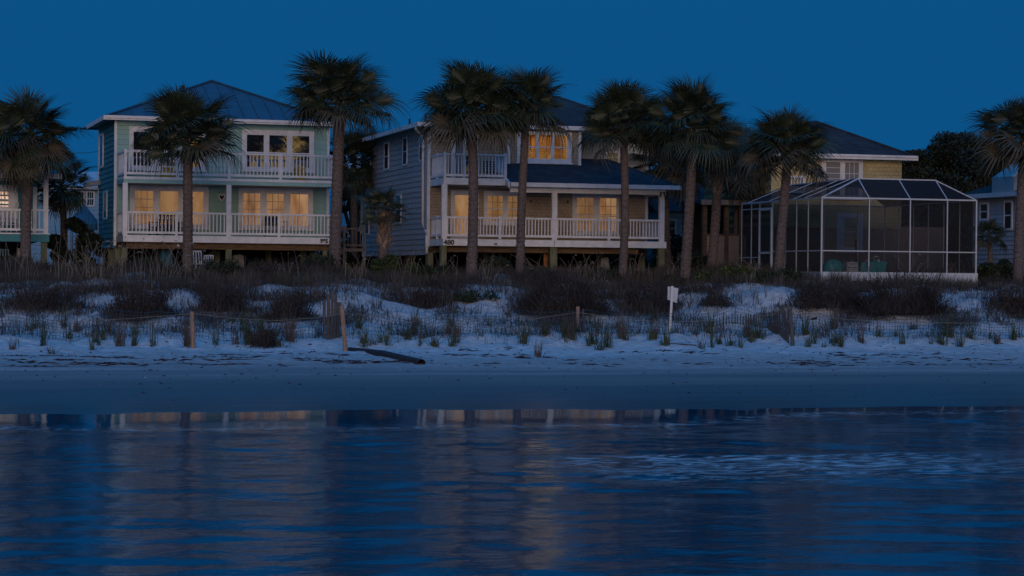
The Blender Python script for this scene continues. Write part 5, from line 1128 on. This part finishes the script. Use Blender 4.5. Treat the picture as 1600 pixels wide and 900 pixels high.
# tall seed stalks
V, F = [], []; st = MB(); g = random.Random(9)
spots = [(130, 420, 26), (150, 418, 30), (245, 430, 30), (262, 440, 26), (100, 425, 30), (165, 422, 30), (195, 425, 22), (300, 425, 20), (440, 425, 25), (560, 425, 20), (690, 425, 24), (845, 425, 16), (915, 432, 22), (930, 432, 22), (1000, 430, 12), (1055, 430, 10), (1180, 432, 14), (1420, 440, 20), (1500, 440, 30), (30, 430, 30), (760, 440, 20), (1330, 445, 20), (630, 428, 20)]
for (px, py, wd) in spots:
    for i in range(15):
        x = px + g.gauss(0, wd * .7); b = at(x, py, 1); p = on_ground(x, max(py, 436) + g.uniform(0, 8), 76); h = g.uniform(.5, 1.55) * (1.2 if px < 300 else .85); lx, ly = g.gauss(0, .32) * h, g.gauss(0, .15) * h
        q = [p + Vector((lx * f ** 2, ly * f ** 2, h * (f - .12 * f * f * abs(lx)))) for f in (0, .4, .75, 1)]; st.tube(q, [.009, .008, .006, .004], 3, False)
        if g.random() < .55: st.tube([q[3], q[3] + Vector((lx * .10 + .02, 0, .04)), q[3] + Vector((lx * .22 + .05, 0, .0))], [.006, .022, .004], 4, False)
tag(st.build('sea_oat_stalks', mat('straw_stalk', (.26, .215, .165), .9, .2, 3), None), 'tall pale dry stalks standing above the dune grass', 'grass', kind='stuff')
# tufts along the foot of the dune
tuft_me = []
for k in range(6):
    g = np.random.default_rng(60 + k); n = (30, 46, 24, 60, 18, 40)[k]; o = blades(np.zeros((1, 3)), g, .25, .95, .020, (.25, .45, .6, .35, .8, .5)[k], M['grassgreen'] if k % 3 else M['grassdry'], 'blades', n, .06); tuft_me.append(o.data); bpy.data.objects.remove(o)
tg_ = [(20, 545), (85, 552), (132, 546), (165, 543), (186, 545), (220, 542), (236, 541), (60, 530), (110, 528), (290, 545), (345, 535), (372, 548), (430, 545), (470, 540), (415, 528), (575, 545), (610, 530), (594, 543), (640, 546), (687, 548), (662, 523), (725, 540), (745, 523), (712, 522), (800, 535), (845, 552), (830, 536), (875, 536), (860, 524), (900, 535), (935, 535), (945, 542), (965, 532), (1012, 528), (975, 538), (1035, 535), (1088, 540), (1065, 522), (1140, 535), (1110, 534), (1160, 525), (1150, 537), (1185, 538), (1256, 530), (1275, 535), (1312, 535), (1330, 533), (1345, 534), (1365, 525), (1300, 520), (1400, 525), (1455, 533), (1470, 538), (1508, 528), (1490, 532), (1530, 530), (1558, 520), (1580, 525), (1425, 520), (1215, 512), (640, 500), (350, 505), (500, 515), (785, 500), (1010, 505)]
r = random.Random(4)
tg_ = [(x + r.gauss(0, 14), y + r.gauss(0, 5)) for x, y in tg_] + [(r.choice((70, 215, 420, 600, 720, 870, 1000, 1180, 1330, 1500)) + r.gauss(0, 45), r.uniform(508, 546)) for _ in range(55)]
LM = [(-50, 'the left edge of the picture'), (302, 'the lone tan post'), (408, 'the brown dead clump'), (535, 'the tilted tan post'), (660, 'the open end of the dark pipe'), (770, 'the creeping green patch'), (903, 'the middle tan post'), (1046, 'the white sign'), (1150, 'the middle of the slat fence'), (1237, 'the brown end post'), (1412, 'the big shrub below the enclosure')]
ORD = 'first second third fourth fifth sixth seventh eighth ninth tenth eleventh twelfth thirteenth'.split(); cnt = {}
single = sorted(tg_[:65]); rest = tg_[65:]
for i, (px, py) in enumerate(single):
    p = on_ground(px, py, 60); lm = [l for x, l in LM if x <= px][-1]; k = cnt.get(lm, 0); cnt[lm] = k + 1; h = r.choice((.55, .8, 1.0, 1.3, 1.6))
    tag(place('grass_tuft', tuft_me[i % 6], None, p, (0, 0, r.uniform(0, 6)), (r.uniform(.7, 1.5), r.uniform(.7, 1.5), h)), ('short ' if h < .7 else 'tall ' if h > 1.2 else '') + 'beach grass tuft, ' + ORD[min(k, 12)] + ' to the right of ' + lm, 'grass tuft', 'grass tufts along the fence')
V, F, o_ = [], [], 0
for i, (px, py) in enumerate(rest):
    p = on_ground(px, py, 60); me = tuft_me[i % 6]; co = np.empty(len(me.vertices) * 3, np.float32); me.vertices.foreach_get('co', co); fi = np.empty(len(me.loops), np.int32); me.loops.foreach_get('vertex_index', fi)
    a = r.uniform(0, 6); c, s_ = math.cos(a), math.sin(a); co = co.reshape(-1, 3) @ np.array([[c, s_, 0], [-s_, c, 0], [0, 0, r.uniform(.5, 1.5)]]) * r.uniform(.7, 1.3) + np.array(p); V.append(co); F.append(fi.reshape(-1, 3) + o_); o_ += len(co)
tag(place('sparse_beach_grass', np_mesh('sparse_beach_grass', np.concatenate(V), np.concatenate(F), M['grassgreen'])), 'thin beach grass scattered between the bigger tufts', 'grass', kind='stuff')

# ================================================================ beach litter
def flakes(name, pts, m, label, seed, h=.03):
    g = random.Random(seed); b = MB()
    for (px, py, L, W) in pts:
        p = on_ground(px, py, 55); a = ANG + g.gauss(0, .35); c, s_ = math.cos(a), math.sin(a); n = 7; ring = []
        for i in range(n):
            q = 2 * math.pi * i / n; rr = g.uniform(.6, 1.15); x, y = math.cos(q) * L * rr, math.sin(q) * W * rr; X, Y = p.x + c * x - s_ * y, p.y + s_ * x + c * y; ring.append((X, Y, zg(X, Y) - .004))
        i0 = len(b.v); b.v += ring + [(p.x, p.y, p.z + h * g.uniform(.5, 1.6))]
        b.f += [(i0 + i, i0 + (i + 1) % n, i0 + n) for i in range(n)]
    return tag(b.build(name, m, None), label, 'beach litter', kind='stuff')
g = random.Random(12); pts = []
for i in range(60):                                            # streaks
    x0 = g.uniform(-20, 1620); y0 = g.choice((555, 559, 563, 566, 569)) + g.gauss(0, 1.5); n = g.randint(4, 16)
    for j in range(n): pts.append((x0 + j * g.uniform(4, 9), y0 + g.gauss(0, .7) + j * .1, g.uniform(.08, .38), g.uniform(.025, .07)))
for i in range(300): pts.append((g.uniform(-20, 1620), g.choice((552, 560, 566)) + g.gauss(0, 6), g.uniform(.02, .09), g.uniform(.02, .05)))
for i in range(140): pts.append((g.uniform(-20, 1620), g.uniform(528, 552), g.uniform(.02, .10), g.uniform(.02, .06)))
for i in range(170): pts.append((g.uniform(-20, 1620), 574 + abs(g.gauss(0, 22)), g.uniform(.02, .10), g.uniform(.015, .03)))
for (x, y) in ((1045, 548), (1073, 549), (985, 551), (810, 560), (815, 556), (20, 563), (60, 566), (1310, 553), (1300, 557), (1265, 500), (1360, 555), (1340, 562), (520, 565), (460, 560), (730, 548), (790, 545)):
    for j in range(7): pts.append((x + g.gauss(0, 11), y + g.gauss(0, 1.4), g.uniform(.10, .34), g.uniform(.04, .12)))
flakes('seaweed_wrack', pts, M['wrack'], 'dark reddish seaweed scattered in lines along the high water mark', 3)
pts = [(g.uniform(0, 1600), 540 + abs(g.gauss(0, 30)), g.uniform(.012, .03), g.uniform(.012, .02)) for i in range(260)] + [(395, 553, .07, .04), (227, 590, .06, .03), (390, 534, .05, .05)]
flakes('shell_bits', pts, M['shell'], 'small white shells scattered over the sand', 4, .02)

# ================================================================ fences, posts, sign, pipe
NP = [(-40, 527), (150, 528), (300, 531), (440, 533), (515, 532), (560, 524), (700, 525), (830, 526), (905, 525), (1050, 523), (1130, 520), (1235, 527), (1370, 528), (1480, 530), (1640, 529)]
path = [on_ground(*p, 60) for p in NP]
fn = thing('netting_fence', 'low dark green plastic netting fence strung along the foot of the dune', 'fence', path[0]); O = path[0]
def along(path, step):
    out = []; 
    for a, b in zip(path[:-1], path[1:]):
        n = max(1, int((b - a).length / step)); out += [a.lerp(b, i / n) for i in range(n)]
    return out + [path[-1]]
q = along(path, .11); g = random.Random(3); hN = .82
for p in q: p.z = zg(p.x, p.y)
for k in range(len(path) - 1):
    a, b = path[k], path[k + 1]; sel = along([a, b], .115); net = MB()
    cols = []
    for p in sel:
        z = zg(p.x, p.y) - .05; sag = .10 * math.sin(p.x * .9) + .07 * math.sin(p.x * 2.3 + 1); cols.append([p - O + Vector((.03 * math.sin(p.x * 5 + j), .05 * math.sin(p.x * 1.7 + j), z - p.z + (hN + sag) * j / 7)) for j in range(8)])
    for c in cols:
        for j in (0, 3, 7):
            pass
        net.tube([c[0], c[3], c[7]], .006, 3, False)
    for j in range(1, 8): net.tube([c[j] for c in cols], .006 if j < 7 else .008, 3, False)
    net.build('netting', M['net'], fn)
for px, pt in ((150, 497), (440, 497), (700, 494), (1130, 488), (1370, 497), (1480, 497)):
    p = on_ground(px, path_interp(px, NP), 60); t_ = at(px + 1, pt, p.y); MB().tube([p - O - Vector((0, 0, .3)), t_ - O], .022, 6).build('stake', M['greywood'], fn)
rp = [(-20, 507), (100, 503), (200, 498), (302, 490), (360, 497), (430, 501), (490, 497), (537, 490), (620, 495), (720, 497), (830, 499), (903, 488), (980, 500), (1050, 503), (1150, 500), (1236, 487), (1320, 499), (1420, 504), (1520, 505), (1630, 504)]
rope = [at(x, y, path_interp(x, [(n_[0], p_.y - .25) for n_, p_ in zip(NP, path)])) - O for x, y in rp]
MB().tube(rope, .008, 5).build('rope', M['rope'], fn)
def post(name, label, base, top, wpx, m, rough=.02, hidx=None):
    p = on_ground(*base, 60); t_ = at(*top, p.y); r = wpx * p.y / FPX / 2; d = t_ - p; b = MB(); g = random.Random(int(base[0])); n = 6
    b.tube([Vector((0, 0, -.3))] + [d * (i / n) for i in range(n + 1)], [r] + [r * g.uniform(.9, 1.06) for _ in range(n + 1)], 9); o = b.build(name, m, None, p)
    return tag(o, label, 'post')
post('fence_post', 'tan wooden post at the left end of the netting, standing alone in white sand', (302, 545), (300, 487), 7.5, M['postwood'])
post('fence_post', 'tilted tan wooden post beside the dark leaning boards', (540, 549), (534, 478), 7.5, M['postwood'])
post('fence_post', 'tan wooden post half hidden by shrubs in the middle of the fence', (902, 518), (903, 479), 6, M['postwood'])
post('fence_post', 'dark thin post just right of the middle tan post', (912, 520), (911, 483), 4, M['greywood'])
post('fence_post', 'short dark stake in the grass left of the white sign', (935, 524), (935, 498), 3.5, M['greywood'])
post('fence_post', 'brown wooden post at the right end of the slat fence', (1239, 541), (1234, 482), 6.5, M['greywood'])
post('dark_stake', 'thin dark stake standing in front of the screened enclosure', (1340, 431), (1337, 374), 3.2, M['black'])
# leaning boards
p0 = on_ground(522, 534, 60); lb = thing('leaning_boards', 'cluster of dark weathered boards leaning together by the tilted post', 'boards', p0)
for i, (x, yb, yt, w) in enumerate(((508, 520, 468, 4.5), (514, 527, 459, 5), (519.5, 524, 455, 4.5), (524, 531, 461, 4), (529, 534, 472, 6))):
    a = at(x - 1, yb, p0.y + .12 * i); b = at(x + (i - 2) * .6, yt, p0.y + .12 * i + .05); MB().beam(a - p0 - Vector((0, 0, .2)), b - p0, w * p0.y / FPX, .04, (.25 * (i - 2), 1, 0)).build('board', M['greywood'], lb)
# slat fence
SP = [(1085, 513, 9), (1110, 512, 13), (1140, 510, 17), (1170, 511, 20), (1200, 514, 26), (1220, 524, 38), (1234, 539, 54)]
sp = [(on_ground(x, y, 60), h) for x, y, h in SP]; O2 = sp[-1][0]
sf = thing('slat_fence', 'dark wired slat fence curving over the sand to a brown post', 'fence', O2)
sl_me = MB().box(-.02, .02, -.006, .006, 0, 1).mesh('slat', M['greywood']); tops = []; g = random.Random(8)
for (a, ha), (b, hb) in zip(sp[:-1], sp[1:]):
    n = max(2, int((b - a).length / .105))
    for i in range(n):
        f = i / n; p = a.lerp(b, f); h = (ha + (hb - ha) * f) * p.y / FPX * g.uniform(.92, 1.06); o = place('slat', sl_me, sf, p - O2 - Vector((0, 0, .03)), (g.uniform(-.06, .06), -.10 * (1 if h > .5 else .3) + g.uniform(-.05, .05), ANG), (1, 1, h + .03)); tops.append((p - O2, h))
for f in (.3, .75): MB().tube([p + Vector((0, -.015, h * f)) for p, h in tops], .006, 4, False).build('wire', M['cable'], sf)
# sign
p = on_ground(1046, 520, 60); sg = thing('beach_sign', 'white metal sign seen from behind on a tilted white post', 'sign', p)
t_ = at(1050.5, 447, p.y) - p; MB().beam((0, 0, -.3), t_, .085, .085, (0, 1, 0)).build('post', M['alu'], sg)
a = at(1043.5, 447.5, p.y + .1) - p; b = at(1060, 450.5, p.y + .2) - p; c = at(1057.5, 473.5, p.y + .2) - p; d = at(1043, 468, p.y + .1) - p
MB().prism([a, b, c, d], (0, .012, 0)).build('sign_board', M['plastic'], sg)
for f in (.22, .75): q = a.lerp(d, f).lerp(b.lerp(c, f), .38); MB().tube([q - Vector((0, .09, 0)), q], .012, 6).build('bolt', M['black'], sg)
# pipe
a = on_ground(546, 548, 60); b = on_ground(659, 570.5, 60); a.z += .02; b.z += .06; m_ = a.lerp(b, .5); m_.z = zg(m_.x, m_.y) + .06
k = MB(); k.tube([a, a.lerp(m_, .5), m_, m_.lerp(b, .6), b], [.10, .125, .13, .13, .13], 12, False); k.tube([b, b + (a - b).normalized() * .5], [.105, .105], 12, False); d = (b - a).normalized()
pp = k.build('drain_pipe', M['pipe'], None, smooth=True); tag(pp, 'dark rusty pipe lying on the sand below the tilted post', 'pipe')
# driftwood plank
a = on_ground(1046, 536, 60); b = on_ground(1088, 541, 60); tag(MB().beam(a - Vector((0, 0, .02)), b + Vector((0, 0, .02)), .30, .06).build('driftwood_plank', M['greywood'], None), 'grey plank half buried in sand below the white sign', 'plank')
# picket fence at right
p0 = at(1545, 432, 89); pf = thing('picket_fence', 'low weathered picket fence by the palm at the right edge', 'fence', (p0.x, p0.y, zg(p0.x, p0.y)), ANG); me = MB().prism([(-.035, 0, 0), (.035, 0, 0), (.035, 0, .32), (0, 0, .38), (-.035, 0, .32)], (0, .02, 0)).mesh('picket', M['greywood'])
for i in range(22): place('picket', me, pf, (i * .13, 0, random.uniform(-.05, .02)), (0, random.uniform(-.08, .08), 0))
MB().box(-.1, 2.9, .022, .05, .2, .25).build('rail', M['greywood'], pf)

# ================================================================ small things about the houses
def chair(name, label, p, rz, m, s=1.0, cat='chair'):
    c = thing(name, label, cat, p, rz); 
    MB().box(-.27 * s, .27 * s, -.25 * s, .27 * s, .38 * s, .42 * s).build('seat', m, c)
    for i in range(5): x = (-.24 + .12 * i) * s; MB().beam((x, .26 * s, .42 * s), (x, .36 * s, .95 * s), .05 * s, .02 * s, (0, 1, 0)).build('back_slat', m, c)
    MB().beam((-.27 * s, .36 * s, .95 * s), (.27 * s, .36 * s, .95 * s), .04 * s, .07 * s).build('back_rail', m, c)
    for sx in (-.25, .25):
        for sy in (-.23, .25): MB().box((sx - .025) * s, (sx + .025) * s, (sy - .025) * s, (sy + .025) * s, 0, .38 * s if sy > 0 else .62 * s).build('leg', m, c)
        MB().box((sx - .035) * s, (sx + .035) * s, -.28 * s, .3 * s, .62 * s, .65 * s).build('armrest', m, c)
    return c
def fpt(f, px, v, z): u = f.u(px, 350, v); q = f.O + f.ux * u + f.vx * v; return Vector((q.x, q.y, f.z0 + z))
chair('rocking_chair', 'white slatted rocking chair on the teal cottage porch', fpt(f0, 16, .9, z_deck), ANG + .4, M['plastic']) if False else None
z_d0 = f0.z(70, 364.5); z_d1 = f1.z(197, 367); z_d1u = f1.z(195, 275.5); z_d2 = f2.z(694, 373); z_d2u = f2.z(694, 277.5)
chair('porch_chair', 'white slatted chair on the teal cottage porch', fpt(f0, 14, 1.0, z_d0 - .02), ANG + .5, M['plastic'])
q = at(311, 425, 94); q.z = zg(q.x, q.y); chair('lawn_chair', 'white plastic lawn chair in the grass under the seafoam house', q, ANG + .3, M['plastic'], 1.0)
q = at(322, 425, 94.4); q.z = zg(q.x, q.y); chair('lawn_chair', 'second white lawn chair tucked behind the first under the seafoam house', q, ANG - .5, M['plastic'], .85)
def table(name, label, p, rz, m, w=.45, h=.72):
    t = thing(name, label, 'table', p, rz); MB().tube([(0, 0, h), (0, 0, h + .04)], w, 18).build('table_top', m, t); MB().tube([(0, 0, 0), (0, 0, h)], .035, 8).build('leg', m, t); MB().tube([(0, 0, 0), (0, 0, .04)], .25, 12).build('base', m, t)
    return t
table('round_table', 'dark round table on the lower seafoam deck near the left windows', fpt(f1, 262, 1.2, z_d1 - .02), 0, M['black'])
chair('deck_chair', 'dark chair left of the round table on the lower seafoam deck', fpt(f1, 246, 1.3, z_d1 - .02), ANG - .8, M['black'])
chair('deck_chair', 'dark chair right of the round table on the lower seafoam deck', fpt(f1, 278, 1.4, z_d1 - .02), ANG + .8, M['black'])
gr = thing('barbecue_grill', 'black barbecue grill on the lower seafoam deck', 'grill', fpt(f1, 424, .9, z_d1 - .02), ANG)
MB().box(-.35, .35, -.2, .25, .55, .75).build('body', M['black'], gr); MB().prism([(-.35, -.2, .76), (-.35, .25, .76), (-.35, .18, .98), (-.35, -.12, .98)], (.7, 0, 0)).build('lid', M['black'], gr); MB().box(.36, .72, -.15, .2, .72, .75).build('side_shelf', M['black'], gr)
for sx in (-.3, .3):
    for sy in (-.15, .2): MB().box(sx - .02, sx + .02, sy - .02, sy + .02, 0, .55).build('leg', M['black'], gr)
lt = thing('lounge_chair', 'dark slatted lounge chair on the upper balcony of the beige house', 'lounge chair', fpt(f2, 772, 1.2, z_d2u - .02), ANG)
for i in range(7): MB().box(-.5, .5, -.3 + i * .1, -.24 + i * .1, .32, .35).build('slat', M['black'], lt)
for i in range(5): MB().box(-.5, .5, .40 + i * .02, .43 + i * .02, .38 + i * .11, .45 + i * .11).build('back_slat', M['black'], lt)
for sx in (-.47, .47): MB().box(sx - .03, sx + .03, -.28, .44, .27, .32).build('side_rail', M['black'], lt); MB().box(sx - .03, sx + .03, -.28, -.22, 0, .27).build('leg', M['black'], lt); MB().box(sx - .03, sx + .03, .38, .44, 0, .27).build('leg', M['black'], lt)
tag(MB().box(-.28, .28, -.02, .35, 0, .5).box(-.30, .30, -.04, .37, .5, .56).build('yellow_box', M['cushion'], None, fpt(f1, 262, 1.9, z_d1u - .02)), 'yellow box on the upper seafoam deck behind the palm', 'box').rotation_euler = (0, 0, f1.a)
tag(MB().box(-.24, .24, -.02, .3, 0, .62).box(-.26, .26, -.04, .32, .62, .68).build('yellow_box', M['cushion'], None, fpt(f1, 468, 1.9, z_d1u - .02)), 'yellow box on the upper seafoam deck by the right windows', 'box').rotation_euler = (0, 0, f1.a)
# wind chime hanging at the beige porch end
q = f2.O + f2.ux * (f2.u(1034, 306) ) + f2.vx * -.12; wc = thing('wind_chime', 'small dark wind chime hanging at the right porch post of the beige house', 'wind chime', (q.x, q.y, f2.z0 + f2.z(1034, 312)), ANG)
MB().tube([(0, 0, .30), (0, 0, .33)], .14, 10).build('ring', M['black'], wc)
for i in range(5): a = i * 1.256; MB().tube([(.11 * math.cos(a), .11 * math.sin(a), .30), (.11 * math.cos(a), .11 * math.sin(a), .02 + .04 * i)], .018, 6).build('chime_tube', M['black'], wc)
# patio umbrella behind the shrubs on the left
q = at(130, 420, 108); z0 = zg(q.x, q.y); um_ = thing('patio_umbrella', 'half-open blue patio umbrella beside the far pale blue house', 'umbrella', (q.x, q.y, z0), 0); H_ = at(130, 318, 108).z - z0; He = at(130, 350, 108).z - z0
MB().tube([(0, 0, 0), (0, 0, H_ + .1)], .04, 8).build('pole', M['alu'], um_); cn = MB(); 
ring = [Vector((.85 * math.cos(i * math.pi / 4 + .2), .85 * math.sin(i * math.pi / 4 + .2), He - (.0 if i % 2 else .03))) for i in range(8)]
for i in range(8): cn.poly([(0, 0, H_), ring[i], ring[(i + 1) % 8]]); cn.poly([ring[i], ring[(i + 1) % 8], ring[(i + 1) % 8] * .98 - Vector((0, 0, .25)), ring[i] * .98 - Vector((0, 0, .25))])
cn.build('canopy', M['umb'], um_)
# bits stored under the houses
for (f, px, py, v, w, h, m, lab) in ((f1, 260, 396, 2.2, .3, .25, 'umb', 'blue covered bundle stored under the seafoam house'), (f2, 945, 407, 3.0, .22, .2, 'greysiding', 'small pale box stored under the beige house'), (f1, 372, 401, 4.0, .3, .12, 'plastic', 'pale board lying under the seafoam house')):
    u, z = f.uz(px, py, v); q = f.O + f.ux * u + f.vx * v; zb_ = zg(q.x, q.y); b = MB(); hh = f.z0 + z + h / 2 - zb_; b.prism([(-w, 0, 0), (w, 0, 0), (w * .9, 0, hh), (w * .3, 0, hh + .08), (-w * .8, 0, hh)], (0, .5, 0)); o = b.build('stored_bundle', M[m], None, (q.x, q.y, zb_ - .02)); o.rotation_euler = (0, 0, f.a); tag(o, lab, 'stored goods')
# overhead wires
for i, (y0, y1) in enumerate(((195, 194), (234, 233), (258, 256))):
    a = at(-40, y0 + 2, 135); b = at(190, y1, 140); m_ = a.lerp(b, .5) - Vector((0, 0, .25))
    tag(MB().tube([a, a.lerp(m_, .5) - Vector((0, 0, .08)), m_, m_.lerp(b, .5) - Vector((0, 0, .08)), b], .018, 5).build('power_line', M['cable'], None), ('highest', 'middle', 'lowest')[i] + ' overhead wire crossing the sky left of the seafoam house', 'wire', 'overhead wires')
